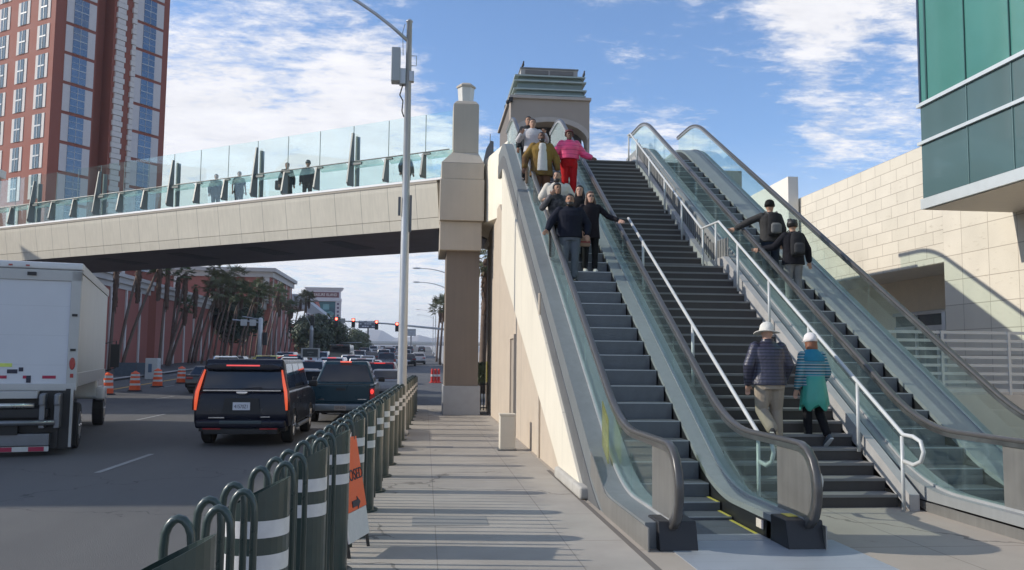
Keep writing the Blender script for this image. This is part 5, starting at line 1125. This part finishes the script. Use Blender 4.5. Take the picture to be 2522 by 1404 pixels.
# small things by the casino wall
x, y = plan(383, 62); ptl = thing('site_cabinet', 'white and blue upright site cabinet by the casino wall', 'cabinet', (x, y, road(y)))
b = MB(); b.box(-.42, .42, -.4, .4, 0, 1.5); b.build('housing', whitepaint, ptl, bevel=.03); b = MB(); b.box(-.2, .05, -.42, -.401, .5, 1.1); b.build('panel', mat('cabinet blue', (.10, .16, .24), .5), ptl)
fb = thing('site_fence', 'blue grey mesh site fence beside the white cabinet', 'fence', (*plan(352, 66), road(66)))
b = MB(); b.box(-1.9, 1.3, 0, .03, .1, 1.1); b.build('mesh_panel', mat('fence blue grey', (.10, .125, .15), .7, var=.2), fb); 
for x_ in (-1.9, -.3, 1.3): b = MB(); b.box(x_-.03, x_+.03, -.03, .06, 0, 1.2); b.build('post', greymet, fb)
# overpass and hills
ov = thing('overpass', 'pale concrete overpass crossing the street where it climbs to the horizon', 'bridge', (-20, 440, road(440)))
b = MB(); b.box(-60, 80, 0, 12, .9, 2.0); b.build('deck', mat('overpass concrete', (.50, .49, .46), .8), ov); b = MB(); b.box(-60, 80, -.2, 0, 1.7, 2.6); b.build('parapet', mat('overpass parapet', (.60, .59, .56), .8), ov)
for x in (-30, -8, 14, 36): b = MB(); b.box(x, x+1.5, 2, 8, -3, .9); b.build('column', mat('overpass concrete', (.50, .49, .46), .8), ov)
r = random.Random(4); b = MB(); nx_, ny_ = 90, 6; vs = []
for j in range(ny_):
    for i in range(nx_):
        x = -2400+i*4800/(nx_-1); t = j/(ny_-1); hgt = (78+34*sin(i*.33)+22*sin(i*.81+1)+14*sin(i*1.9))*sin(pi*min(t*.62+.02, 1))+r.uniform(-5, 5)*(1 if 0 < j < 5 else 0)
        vs.append((x, 3300+j*150, max(hgt, -2) if j else -2))
b.add(vs, [(j*nx_+i, j*nx_+i+1, (j+1)*nx_+i+1, (j+1)*nx_+i) for j in range(ny_-1) for i in range(nx_-1)])
tag(b.build('hills', mat('desert hills', (.19, .15, .13), .95, var=.3, scale=.004, world=True), fix=True, smooth=False), kind='structure')
# air
g = N('haze air'); g.t.nodes.remove(g.out); g.out = g.n('ShaderNodeOutputMaterial'); pv = g.n('ShaderNodeVolumePrincipled'); pv.inputs['Color'].default_value = (.80, .88, 1, 1); pv.inputs['Density'].default_value = .00026; pv.inputs['Anisotropy'].default_value = .2
g.l(pv.outputs[0], g.out.inputs['Volume'])
b = MB(); b.box(-2600, 2600, -420, 4300, -1.6, 150); tag(b.build('haze', g.m), kind='stuff')
# ------------------------------------------------------------------ people
def skinm(n, c): return mat('skin '+n, c, .55, var=.06, scale=9, spec=.35)
def cloth(n, c, **k): return mat('cloth '+n, c, .85, var=k.pop('var', .12), scale=k.pop('scale', 7), bump=.6, bscale=k.pop('bscale', 14), spec=.2, **k)
def limb(b, pts, rs, n=12, sq=1.0):
    pts = [Vector(p) for p in pts]
    P, Rr = [], []
    for i in range(len(pts)-1):
        for k in range(4): t = k/4; P.append(pts[i].lerp(pts[i+1], t)); Rr.append(rs[i]+(rs[i+1]-rs[i])*t)
    P.append(pts[-1]); Rr.append(rs[-1])
    d0 = (P[1]-P[0]).normalized(); d1 = (P[-1]-P[-2]).normalized()
    P = [P[0]-d0*Rr[0]*.8, P[0]-d0*Rr[0]*.4]+P+[P[-1]+d1*Rr[-1]*.4, P[-1]+d1*Rr[-1]*.8]
    Rr = [Rr[0]*.4, Rr[0]*.85]+Rr+[Rr[-1]*.85, Rr[-1]*.4]
    b.tube(P, Rr, n, squash=sq)
def torso(b, secs, lean=(0, 0), n=18):
    "secs = (z, half width, half depth, y offset)"
    z0 = secs[0][0]; b.loft([b.ring((lean[0]*(z-z0), yo+lean[1]*(z-z0), z), (1, 0, 0), (0, 1, 0), w_, d, n) for z, w_, d, yo in secs])
def remesh(o, v, smooth=2):
    m = o.modifiers.new('skin', 'REMESH'); m.mode = 'VOXEL'; m.voxel_size = v; m.use_smooth_shade = True
    s = o.modifiers.new('soften', 'SMOOTH'); s.factor = .5; s.iterations = smooth; return o
def person(label, loc, rz, o, H=1.75, fine=True, group=None):
    """o: outfit and pose. Joints are given for a 1.75 m body facing +y (x to its right)."""
    T = thing('person', label, 'person', loc, rz, group)
    f = H/1.75; T.scale = (f, f, f)
    ln = o.get('lean', 0.0); bulk = o.get('bulk', 1.0)
    J = dict(shR=(.158*bulk, ln*.45, 1.405), shL=(-.158*bulk, ln*.45, 1.405), elR=(.26, -.03, 1.13), elL=(-.26, -.03, 1.13), wrR=(.27, .06, .88), wrL=(-.27, .06, .88),
             hpR=(.095, 0, .92), hpL=(-.095, 0, .92), knR=(.10, .03, .50), knL=(-.10, .03, .50), anR=(.105, -.02, .09), anL=(-.105, -.02, .09))
    J.update(o.get('J', {})); J = {k: Vector(v) for k, v in J.items()}
    ht = o.get('head', (0, ln*.62+.02, 1.60)); yaw = o.get('yaw', 0); pit = o.get('pitch', 0); HM = Matrix.Translation(Vector(ht)) @ Matrix.Rotation(yaw, 4, 'Z') @ Matrix.Rotation(pit, 4, 'X')
    L_ = (0, ln)
    sk = o['skin']
    # ---- body
    b = MB()
    torso(b, [(.84, .13, .09, 0), (.92, .165*bulk, .11*bulk, 0), (1.02, .15*bulk, .10*bulk, 0), (1.14, .145*bulk, .10*bulk, 0), (1.28, .17*bulk, .11*bulk, 0), (1.38, .18*bulk, .10*bulk, 0), (1.44, .13, .075, 0), (1.47, .07, .06, 0)], L_)
    nk = Vector((0, ln*.5, 1.42)); hc = HM @ Vector((0, -.01, -.06)); limb(b, [nk, hc], [.062, .056], 12)
    def hp(x, y, z): return HM @ Vector((x, y, z))
    rings = []
    for z, w_, d, yo in ((-.125, .018, .02, .055), (-.112, .040, .045, .035), (-.085, .056, .070, .015), (-.045, .066, .086, .003), (0, .073, .096, -.002), (.045, .075, .098, -.005), (.085, .066, .086, -.008), (.108, .045, .06, -.008), (.120, .018, .025, -.008)):
        rings.append([hp(w_*cos(2*pi*i/16), yo+d*sin(2*pi*i/16), z) for i in range(16)])
    b.loft(rings)
    b.loft([[hp(x, y, z) for x, y, z in q] for q in (((-.006, .085, .03), (.006, .085, .03), (.006, .07, .03), (-.006, .07, .03)), ((-.016, .115, -.022), (.016, .115, -.022), (.02, .08, -.03), (-.02, .08, -.03)), ((-.010, .09, -.034), (.010, .09, -.034), (.01, .07, -.034), (-.01, .07, -.034)))])
    for s_ in (-1, 1):
        b.ball(hp(s_*.076, -.008, -.008), .010, .020, .032, 8, 6)
        b.ball(hp(s_*.028, .082, .028), .026, .012, .010, 8, 5)
    b.ball(hp(0, .082, -.066), .024, .012, .010, 8, 5)
    for S_, s_ in (('R', 1), ('L', -1)):
        a, e, w_ = J['sh'+S_], J['el'+S_], J['wr'+S_]
        limb(b, [a, e, w_], [.050*bulk, .038*bulk, .026], 10)
        d = (w_-e).normalized()
        hd = Vector(o.get('hand'+S_, tuple(d))).normalized()
        ac = hd.cross(Vector((0, 1, 0)) if abs(hd.y) < .8 else Vector((0, 0, 1))).normalized(); nr = ac.cross(hd)
        pc = w_+hd*.055
        b.loft([b.ring(w_+hd*t, ac, nr, q, .015, 10) for t, q in ((-.01, .024), (.02, .033), (.06, .042), (.09, .040), (.097, .025))])
        cur = o.get('curl', .5)
        for k in range(4):
            st_ = w_+hd*.088+ac*(-.030+.020*k); fl = (.062, .072, .067, .052)[k]
            p1 = st_+hd*fl*.5; p2 = p1+(hd*cos(cur)-nr*sin(cur))*fl*.35; p3 = p2+(hd*cos(cur*2)-nr*sin(cur*2))*fl*.3
            limb(b, [st_, p1, p2, p3], [.0095, .009, .0085, .0075], 6)
        t0 = w_+hd*.025-ac*s_*.028; limb(b, [t0, t0+hd*.035-ac*s_*.03, t0+hd*.065-ac*s_*.035-nr*.01], [.012, .0105, .008], 6)
        h_, k_, n_ = J['hp'+S_], J['kn'+S_], J['an'+S_]
        limb(b, [h_, k_, n_], [.085*bulk, .055, .038], 10)
        fd = Vector(o.get('foot'+S_, (0, 1, 0))).normalized(); limb(b, [n_+Vector((0, 0, -.045))-fd*.03, n_+fd*.13+Vector((0, 0, -.055))], [.036, .030], 8)
    remesh(b.build('body', sk, T), .008 if fine else .014, 2)
    # ---- top
    tp = o.get('top')
    if tp:
        m_, ex, hem = tp[0], tp[1], tp[2]; sl_ = tp[3] if len(tp) > 3 else 1.0
        b = MB(); hwid = .19*bulk+ex
        secs = [(hem, hwid+(.01 if hem < .85 else 0), .13*bulk+ex, 0), (1.0, .175*bulk+ex, .125*bulk+ex, .005), (1.14, .17*bulk+ex, .122*bulk+ex, .008), (1.28, .19*bulk+ex, .128*bulk+ex, .008), (1.38, .195*bulk+ex*.8, .115*bulk+ex*.7, .0), (1.445, .13+ex*.5, .085+ex*.4, -.005), (1.485, .075+ex*.4, .07+ex*.3, -.005)]
        if tp[4:] and tp[4]: secs.append((1.52, .078+ex*.3, .075+ex*.3, -.005))
        torso(b, [s_ for s_ in secs if s_[0] >= hem], L_, 22)
        for S_ in 'RL':
            a, e, w_ = J['sh'+S_], J['el'+S_], J['wr'+S_]
            if sl_ >= 1: limb(b, [a, e, e.lerp(w_, .93)], [.058*bulk+ex*.55, .052*bulk+ex*.7, .040+ex*.6], 12)
            else: limb(b, [a, a.lerp(e, sl_)], [.058*bulk+ex*.6, .060*bulk+ex*.8], 12)
        remesh(b.build(tp[5] if len(tp) > 5 else 'jacket', m_, T), .011 if fine else .018, 7)
    if 'shirt' in o:    # front of a shirt showing between open jacket sides
        b = MB(); d = .128*bulk+tp[1]
        b.loft([[Vector((x*w_, d*yo_+ln*(z-.9)+.015, z)) for x, yo_ in ((-1, .86), (-.5, .985), (0, 1.03), (.5, .985), (1, .86))]+[Vector((x*w_*.9, d*.7+ln*(z-.9), z)) for x in (1, .5, 0, -.5, -1)] for z, w_ in ((.80, .12), (1.0, .11), (1.2, .10), (1.36, .085), (1.43, .065))]); remesh(b.build('shirt', o['shirt'], T), .012, 2)
    # ---- trousers
    if o.get('legs'):
        m_, ex = o['legs'][0], o['legs'][1]; b = MB()
        torso(b, [(.80, .165*bulk+ex, .115*bulk+ex, 0), (.90, .178*bulk+ex, .125*bulk+ex, 0), (1.0, .168*bulk+ex*.6, .118*bulk+ex*.5, 0), (1.03, .16*bulk, .11*bulk, 0)], L_)
        for S_ in 'RL':
            h_, k_, n_ = J['hp'+S_], J['kn'+S_], J['an'+S_]; limb(b, [h_+Vector((0, 0, -.03)), k_, k_.lerp(n_, .90)], [.102*bulk+ex*.6, .068+ex, .056+ex*1.2], 12)
        remesh(b.build('trousers', m_, T), .011 if fine else .018, 2)
    # ---- shoes
    for S_ in 'RL':
        n_ = J['an'+S_]; fd = Vector(o.get('foot'+S_, (0, 1, 0))).normalized(); b = MB(); sd = fd.cross(Vector((0, 0, 1))).normalized(); upv = sd.cross(fd)
        b.loft([b.ring(n_+fd*t-upv*q, sd, upv, w_, h_, 10) for t, q, w_, h_ in ((-.085, .045, .020, .03), (-.07, .045, .036, .045), (0, .04, .042, .055), (.07, .05, .046, .042), (.14, .058, .046, .032), (.185, .062, .030, .024), (.195, .064, .012, .014))]); b.build('shoe', o.get('shoe', black), T, smooth=True)
        if 'sole' in o: b = MB(); b.loft([b.ring(n_+fd*t-upv*.085, sd, upv, w_, .012, 10) for t, w_ in ((-.08, .03), (0, .043), (.1, .048), (.185, .03))]); b.build('sole', o['sole'], T)
    # ---- face and hair
    dk_ = mat('eye dark', (.02, .015, .012), .3); lip = mat('lip tone', (.30, .11, .09), .5)
    for s_ in (-1, 1): b = MB(); b.ball(hp(s_*.029, .086, .008), .013, .009, .007, 8, 5); b.build('eye', dk_, T, smooth=True); b = MB(); b.ball(hp(s_*.030, .091, .033), .020, .005, .005, 8, 4); b.build('eyebrow', dk_, T)
    b = MB(); b.ball(hp(0, .089, -.065), .022, .008, .006, 8, 5); b.build('mouth', lip, T, smooth=True)
    if o.get('beard'):
        b = MB(); rr = []
        for z, w_, d, yo in ((-.135, .02, .025, .055), (-.11, .052, .058, .035), (-.075, .066, .078, .018), (-.045, .072, .080, .006)): rr.append([hp(w_*cos(pi*i/12), yo+d*sin(pi*i/12)+.006, z) for i in range(13)]+[hp(w_*.8*cos(pi*i/12), yo+d*.6*sin(pi*i/12), z) for i in range(12, -1, -1)])
        b.loft(rr); b.build('beard', dk_, T, smooth=True)
    hr = o.get('hair')
    if hr:
        m_, style = hr; b = MB()
        lo = {'short': -.01, 'bob': -.10, 'long': -.10, 'afro': -.02, 'buzz': .01}[style]; ex = {'short': .012, 'bob': .022, 'long': .016, 'afro': .035, 'buzz': .005}[style]
        rr = []
        for z, w_, d in ((lo, .070, .070), (.02, .077, .085), (.05, .077, .097), (.085, .068, .088), (.112, .047, .062), (.128+ex*.5, .015, .02)): rr.append([hp((w_+ex)*cos(2*pi*i/18), -.012+((d+ex)*sin(2*pi*i/18) if sin(2*pi*i/18) < 0 else min((d+ex)*sin(2*pi*i/18), (.02 if z < .06 else d+ex*.8))), z) for i in range(18)])
        b.loft(rr)
        if style == 'afro':
            for i in range(26): a = i*2.4; b.ball(hp(.075*cos(a), -.02+.075*sin(a)*(1 if sin(a) < 0 else .5), .05+.09*((i*37) % 10)/10), .028, .028, .028, 7, 5)
        if style == 'long':
            for s_ in (-1, 1): limb(b, [hp(s_*.075, -.01, 0), hp(s_*.095, .0, -.12), hp(s_*.10, .03, -.26), hp(s_*.095, .06, -.42)], [.028, .036, .034, .016], 8)
            limb(b, [hp(0, -.06, 0), hp(0, -.08, -.15), hp(0, -.07, -.30)], [.06, .06, .04], 8, .6)
        if style == 'bob': b.loft([b.ring(hp(0, -.03, z), (1, 0, 0), (0, 1, 0), w_, d, 16) for z, w_, d in ((-.13, .085, .065), (-.09, .095, .08), (.0, .090, .088), (.04, .08, .085))])
        remesh(b.build('hair', m_, T), .009 if fine else .014, 1)
    if 'hat' in o:
        m_, style = o['hat']; b = MB()
        b.loft([[hp(w_*cos(2*pi*i/20), -.008+d*sin(2*pi*i/20), z) for i in range(20)] for z, w_, d in ((.012, .104, .124), (.06, .103, .122), (.12, .087, .103), (.152, .055, .065), (.165, .015, .02))])
        if style == 'brim': b.loft([[hp(w_*cos(2*pi*i/24), -.008+d*sin(2*pi*i/24), z+.012*sin(4*pi*i/24)) for i in range(24)] for z, w_, d in ((.03, .096, .114), (.008, .185, .205), (-.002, .186, .206), (.014, .096, .114))])
        else: b.loft([[hp(x, y, z) for x, y, z in q] for q in (((-.07, .07, .045), (.07, .07, .045), (.07, .07, .055), (-.07, .07, .055)), ((-.055, .16, .032), (.055, .16, .032), (.055, .16, .04), (-.055, .16, .04)))])
        b.build('hat' if style == 'brim' else 'cap', m_, T, smooth=True)
    if o.get('glasses'):
        b = MB()
        for s_ in (-1, 1): b.loft([b.ring(hp(s_*.031, .100+q, .008), (1, 0, 0), (0, 0, 1), .022, .016, 12) for q in (0, .004)])
        b.box(0, 0, 0, 0, 0, 0) if False else b.tube([hp(-.07, .05, .012), hp(-.05, .1, .012), hp(.05, .1, .012), hp(.07, .05, .012)], .003, 5); b.build('glasses', dk_, T)
    return T
def backpack(label, T, m1, m2):
    "rests on the back of a person but is a thing of its own"
    r = thing('backpack', label, 'backpack', T.location, T.rotation_euler.z); f = T.scale[0]
    b = MB(); b.loft([b.ring((0, y, z), (1, 0, 0), (0, 1, 0), w_, d, 16) for z, w_, d, y in ((.95, .10, .05, -.20), (.98, .145, .075, -.215), (1.1, .155, .09, -.23), (1.3, .15, .08, -.225), (1.42, .12, .06, -.20), (1.46, .06, .03, -.18))]); remesh(b.build('bag', m1, r), .012, 2)
    b = MB(); b.loft([b.ring((0, y, z), (1, 0, 0), (0, 1, 0), w_, d, 14) for z, w_, d, y in ((1.0, .09, .03, -.30), (1.03, .115, .045, -.305), (1.18, .115, .045, -.31), (1.22, .08, .03, -.30))]); remesh(b.build('pocket', m2, r), .012, 2)
    for s_ in (-1, 1):
        b = MB(); b.tube([(s_*.10, -.17, 1.42), (s_*.115, -.05, 1.50), (s_*.12, .08, 1.46), (s_*.13, .15, 1.32), (s_*.15, .10, 1.12), (s_*.13, -.12, 1.02)], .018, 6, squash=.5); b.build('strap', m2, r, smooth=True)
    r.scale = (f, f, f); return r
SK = [skinm('light', (.50, .30, .22)), skinm('tan', (.36, .20, .13)), skinm('brown', (.13, .065, .042)), skinm('olive', (.42, .25, .17))]
hb = mat('black hair', (.012, .010, .009), .5, var=.3, scale=30); hbr = mat('brown hair', (.09, .045, .025), .5, var=.3, scale=30); hau = mat('auburn hair', (.20, .075, .035), .5, var=.35, scale=30); hred = mat('dark red hair', (.10, .018, .014), .6, var=.3, scale=30)
gr1 = 'people riding down the left escalator'
R180 = pi
def riser(y): # the step surface a rider stands on
    y0 = 9.10; k = int((y-y0)/.41); return nz(y0+.41*k+.39)
# E1 riders face the camera (-y): person x is mirrored
def rider(label, x, y, o, H, rz=0, **k): return person(label, (x, y, riser(y)+.005), pi+rz, o, H, group=gr1, **k)
rider('heavyset man in black sweatshirt and grey jeans standing first on the left escalator', 2.74, 16.36, dict(skin=SK[1], top=(cloth('black navy sweat', (.010, .012, .022)), .028, .86), legs=(cloth('grey jeans', (.11, .125, .145)), .012), hair=(hb, 'short'), beard=True, bulk=1.22, yaw=-.15,
    J=dict(elR=(.37, .02, 1.17), wrR=(.46, .20, .98), elL=(-.36, -.02, 1.13), wrL=(-.33, .12, .92)), shoe=black, handR=(.5, .5, -.5)), 1.74)
rider('woman with long brown hair and glasses in black clothes beside the heavyset man', 3.22, 16.77, dict(skin=SK[0], top=(cloth('black knit', (.012, .010, .014)), .016, .72), legs=(cloth('black jeans', (.010, .010, .011)), .004), hair=(hbr, 'long'), glasses=True, shoe=mat('white shoe', (.6, .58, .55), .6), yaw=.1,
    J=dict(elL=(-.38, .02, 1.20), wrL=(-.56, .18, 1.10), elR=(.25, .0, 1.12), wrR=(.22, .10, .88))), 1.65)
rider('woman with black hair and dark patterned jacket half hidden behind the heavyset man', 2.58, 16.95, dict(skin=SK[1], top=(cloth('dark patterned jacket', (.02, .022, .026), col2=(.16, .15, .15), scale=12), .03, .85), legs=(cloth('black jeans', (.010, .010, .011)), .004), hair=(hb, 'bob'), yaw=.2,
    J=dict(elR=(.34, .10, 1.15), wrR=(.16, .18, 1.42))), 1.60)
rider('woman with long black hair whose face shows between the two people in black', 3.08, 17.2, dict(skin=SK[0], top=(cloth('black top', (.012, .011, .013)), .012, .85), legs=(cloth('black jeans', (.010, .010, .011)), .004), hair=(hb, 'long'), yaw=-.3), 1.62)
rider('bearded stocky man in cream sweatshirt with hands in front, behind the first riders', 2.68, 17.6, dict(skin=SK[3], top=(cloth('cream sweat', (.60, .55, .47)), .032, .84, .85), legs=(cloth('tan trousers', (.20, .15, .10)), .012), hair=(hb, 'buzz'), beard=True, bulk=1.2, yaw=-.5,
    J=dict(elR=(.33, .0, 1.12), wrR=(.14, .22, 1.10), elL=(-.33, .0, 1.12), wrL=(-.12, .22, 1.06))), 1.76)
yj = cloth('yellow brown camouflage coat', (.24, .15, .035), col2=(.085, .045, .025), scale=4)
rider('bearded man in yellow brown coat over white shirt, high on the left escalator', 2.66, 19.95, dict(skin=SK[2], top=(yj, .045, .70), shirt=cloth('white shirt', (.62, .60, .56)), legs=(cloth('rust trousers', (.13, .06, .035)), .022), hair=(hb, 'buzz'), beard=True, bulk=1.15, J=dict(elR=(.36, .0, 1.13), wrR=(.40, .10, .88), elL=(-.34, .0, 1.12), wrL=(-.36, .04, .86))), 1.82)
rider('person with dark red hair in shiny pink puffer jacket and red trousers', 3.36, 20.2, dict(skin=SK[2], top=(mat('pink puffer', (.80, .075, .20), .35, var=.12, scale=6, bump=.9, bscale=9, stripes=[(2, .11, .012, (.42, .02, .09), .0)]), .055, 1.00), legs=(cloth('red trousers', (.42, .008, .010)), .020), hair=(hred, 'afro'), bulk=1.1,
    J=dict(elL=(-.36, .0, 1.14), wrL=(-.52, .16, 1.03), elR=(.36, .02, 1.12), wrR=(.38, .12, .92))), 1.72)
rider('man in pale grey white jacket near the top of the left escalator', 2.58, 21.1, dict(skin=SK[3], top=(cloth('pale jacket', (.52, .50, .50)), .035, .88), legs=(cloth('brown trousers', (.10, .07, .05)), .01), hair=(hb, 'short'), J=dict(elR=(.36, .05, 1.16), wrR=(.30, .2, 1.28), elL=(-.36, .05, 1.16), wrL=(-.28, .2, 1.30))), 1.76)
rider('dark dressed rider mostly hidden behind the left handrail near the top', 2.52, 21.5, dict(skin=SK[1], top=(cloth('charcoal coat', (.03, .032, .035)), .02, .85), legs=(cloth('black jeans', (.010, .010, .011)), .004), hair=(hb, 'short')), 1.70)
# handbag of the woman in black
hbg = thing('handbag', 'small brown handbag with red and black stripes hanging by the woman in black', 'handbag', (3.04, 16.58, riser(16.77)+.50))
b = MB(); b.box(-.14, .14, -.05, .05, 0, .20); b.build('bag', cloth('tan bag', (.32, .21, .15)), hbg, bevel=.02); b = MB(); b.box(-.142, .142, -.053, -.05, .07, .10); b.build('stripe', mat('bag stripe', (.25, .03, .03), .6), hbg)
b = MB(); b.tube([(-.10, 0, .19), (-.08, 0, .33), (0, 0, .37), (.08, 0, .33), (.10, 0, .19)], .008, 6); b.build('handle', black, hbg)
# riders going up on the right, backs to the camera
def upr(label, x, y, o, H, rz=0): return person(label, (x, y, nz(9.25+.41*int((y-9.25)/.41)+.39)+.005), rz, o, H, group='backpackers riding up the right escalator')
p = upr('man in black cap and dark grey top holding the rail of the right escalator', 6.86, 16.6, dict(skin=SK[3], top=(cloth('charcoal top', (.045, .043, .042)), .03, .85), legs=(cloth('dark blue jeans', (.02, .028, .045)), .01), hat=(cloth('black cap', (.012, .011, .010)), 'cap'), hair=(hb, 'short'), yaw=-.7, bulk=1.1,
    J=dict(elL=(-.42, .12, 1.30), wrL=(-.66, .26, 1.16)), handL=(-.7, .5, -.1)), 1.68)
backpack('grey and black backpack with pale straps worn by the man in the cap', p, cloth('black pack', (.018, .018, .020)), cloth('grey straps', (.16, .16, .155)))
p = upr('curly haired man in black jacket and light grey trousers below the man in the cap', 6.95, 15.75, dict(skin=SK[3], top=(cloth('black jacket', (.010, .010, .014)), .035, .80), legs=(cloth('light grey trousers', (.20, .195, .19)), .012), hair=(hb, 'afro'), yaw=-.4, bulk=1.05, shoe=mat('grey shoe', (.3, .3, .3), .6),
    J=dict(elL=(-.36, .10, 1.17), wrL=(-.62, .26, 1.13), elR=(.30, -.02, 1.12), wrR=(.36, .04, .88)), handL=(-.7, .5, .0)), 1.62)
backpack('black backpack worn by the curly haired man', p, cloth('black pack two', (.022, .022, .024)), cloth('dark straps', (.05, .05, .052)))
# walkers on the stairs
z3, z1_ = STZ[4][1], STZ[3][1]
p = person('older man in white sun hat, dark quilted jacket and beige trousers climbing the stairs', (4.86, 11.88, STZ[3][1]), radians(-3), dict(skin=SK[0], lean=.10, bulk=1.15, top=(mat('quilted navy jacket', (.040, .040, .068), .38, var=.15, scale=9, bump=.4, bscale=30, stripes=[(2, .047, .016, (.013, .013, .022), 0)]), .035, .86, 1.0, True),
    legs=(cloth('beige trousers', (.30, .25, .195)), .024), hat=(cloth('white hat', (.62, .60, .55)), 'brim'), hair=(mat('grey hair', (.3, .29, .28), .6), 'buzz'), shoe=cloth('dark shoe', (.05, .045, .045)), sole=mat('pale sole', (.45, .42, .38), .7), pitch=-.12,
    J=dict(elL=(-.30, -.02, 1.13), wrL=(-.29, .06, .87), elR=(.29, .02, 1.14), wrR=(.26, .16, .92), hpR=(.09, 0, .92), knR=(.11, .06, .50), anR=(.10, .0, .10), knL=(-.11, .02, .50), anL=(-.04, -.24, .235)), footL=(.35, .62, -.62)), 1.74)
tealj = mat('teal striped sweater', (.02, .20, .27), .8, var=.15, scale=20, bump=.5, bscale=25, stripes=[(2, .045, .018, (.30, .33, .33), .0), (2, .09, .012, (.01, .02, .03), .02)])
p = person('woman in white cap and teal striped top, turquoise jacket tied at her waist', (5.56, 11.98, STZ[3][1]), radians(4), dict(skin=SK[0], lean=.10, top=(tealj, .018, .92, 1.0, True), legs=(cloth('black leggings', (.008, .008, .010)), .006), hair=(hau, 'bob'), hat=(cloth('white cap', (.70, .66, .64)), 'cap'), pitch=-.12,
    shoe=mat('dark sneaker', (.06, .07, .08), .6), sole=mat('white sole', (.55, .55, .55), .6),
    J=dict(shR=(.165, .05, 1.41), shL=(-.165, .05, 1.41), elL=(-.25, -.02, 1.12), wrL=(-.27, .04, .88), elR=(.25, .02, 1.13), wrR=(.22, .16, .95), knL=(-.09, .05, .5), anL=(-.10, .02, .10), knR=(.10, .02, .50), anR=(.12, -.18, .16)), footR=(.0, .75, -.55)), 1.60)
# yoke of the sweater and the tied jacket
b = MB(); torso(b, [(1.30, .205, .150, .008), (1.38, .205, .135, 0), (1.45, .14, .10, -.005), (1.50, .085, .085, -.005)], (0, .10), 22)
b.v = [(q[0], q[1]+.03, q[2]) for q in b.v]; remesh(b.build('yoke', mat('bright teal yoke', (.01, .17, .26), .8, bump=.4, bscale=25), p), .011, 2)
b = MB(); rr = []
for z, w_, d in ((1.08, .165, .130), (1.0, .178, .14), (.88, .198, .155), (.74, .218, .168), (.60, .232, .175), (.585, .222, .165)): rr.append([Vector((w_*cos(2*pi*i/36)*(1+.035*sin(i*2.1)*(1.1-z)*3), -.01+d*sin(2*pi*i/36)*(1+.04*cos(i*1.7)*(1.1-z)*3), z-(.05*sin(i*.9) if z < .65 else 0))) for i in range(36)])
b.loft(rr); b.build('tied_jacket', mat('turquoise shell fabric', (.04, .29, .225), .36, var=.1, scale=6, bump=.5, bscale=8), p, smooth=True)
# walkers on the footbridge behind the glass
ux, uy = -.819, .574; nx2, ny2 = .574, .819
for i, (sx_, h, top_, leg_, lab, rzz) in enumerate(((12.1, 1.74, (.02, .02, .022), (.12, .11, .10), 'dark clothed person walking on the footbridge, leftmost of the five', 200), (10.75, 1.72, (.035, .035, .035), (.02, .02, .02), 'person in short sleeves second from the left on the footbridge', 205),
        (8.1, 1.82, (.012, .012, .012), (.015, .015, .015), 'tall person in long black coat in the middle of the footbridge', 190), (7.0, 1.78, (.02, .02, .022), (.03, .03, .03), 'person in black cap and jacket fourth from the left on the footbridge', 180), (2.25, 1.62, (.03, .03, .03), (.02, .02, .02), 'short person whose head shows just left of the lamp pole on the footbridge', 200))):
    X0, Y0_ = .3+ux*sx_+nx2*1.3, 28.95+uy*sx_+ny2*1.3
    o = dict(skin=SK[1], top=(cloth('bridge walker top', (.008, .008, .009)), .025, .80 if i != 2 else .5, 1.0 if i != 1 else .6), legs=(cloth('bridge walker trousers', (.014, .013, .013)), .01), hair=(hb, 'short'), J=dict(knR=(.10, .10, .50), anR=(.10, .10, .09), knL=(-.10, .0, .50), anL=(-.1, -.16, .12)))
    if i == 3: o['hat'] = (black, 'cap')
    person(lab, (X0, Y0_, 7.76), radians(rzz), o, h, fine=False, group='walkers on the footbridge')
bag = thing('shoulder_bag', 'black shoulder bag hanging behind the tall person on the footbridge', 'bag', (.3+ux*8.45+nx2*1.3, 28.95+uy*8.45+ny2*1.3, 7.76+.72))
b = MB(); b.box(-.2, .2, -.1, .1, 0, .38); b.build('bag', black, bag, bevel=.05); b = MB(); b.tube([(-.1, 0, .36), (.1, 0, .75), (.16, 0, .36)], .012, 5); b.build('strap', black, bag)
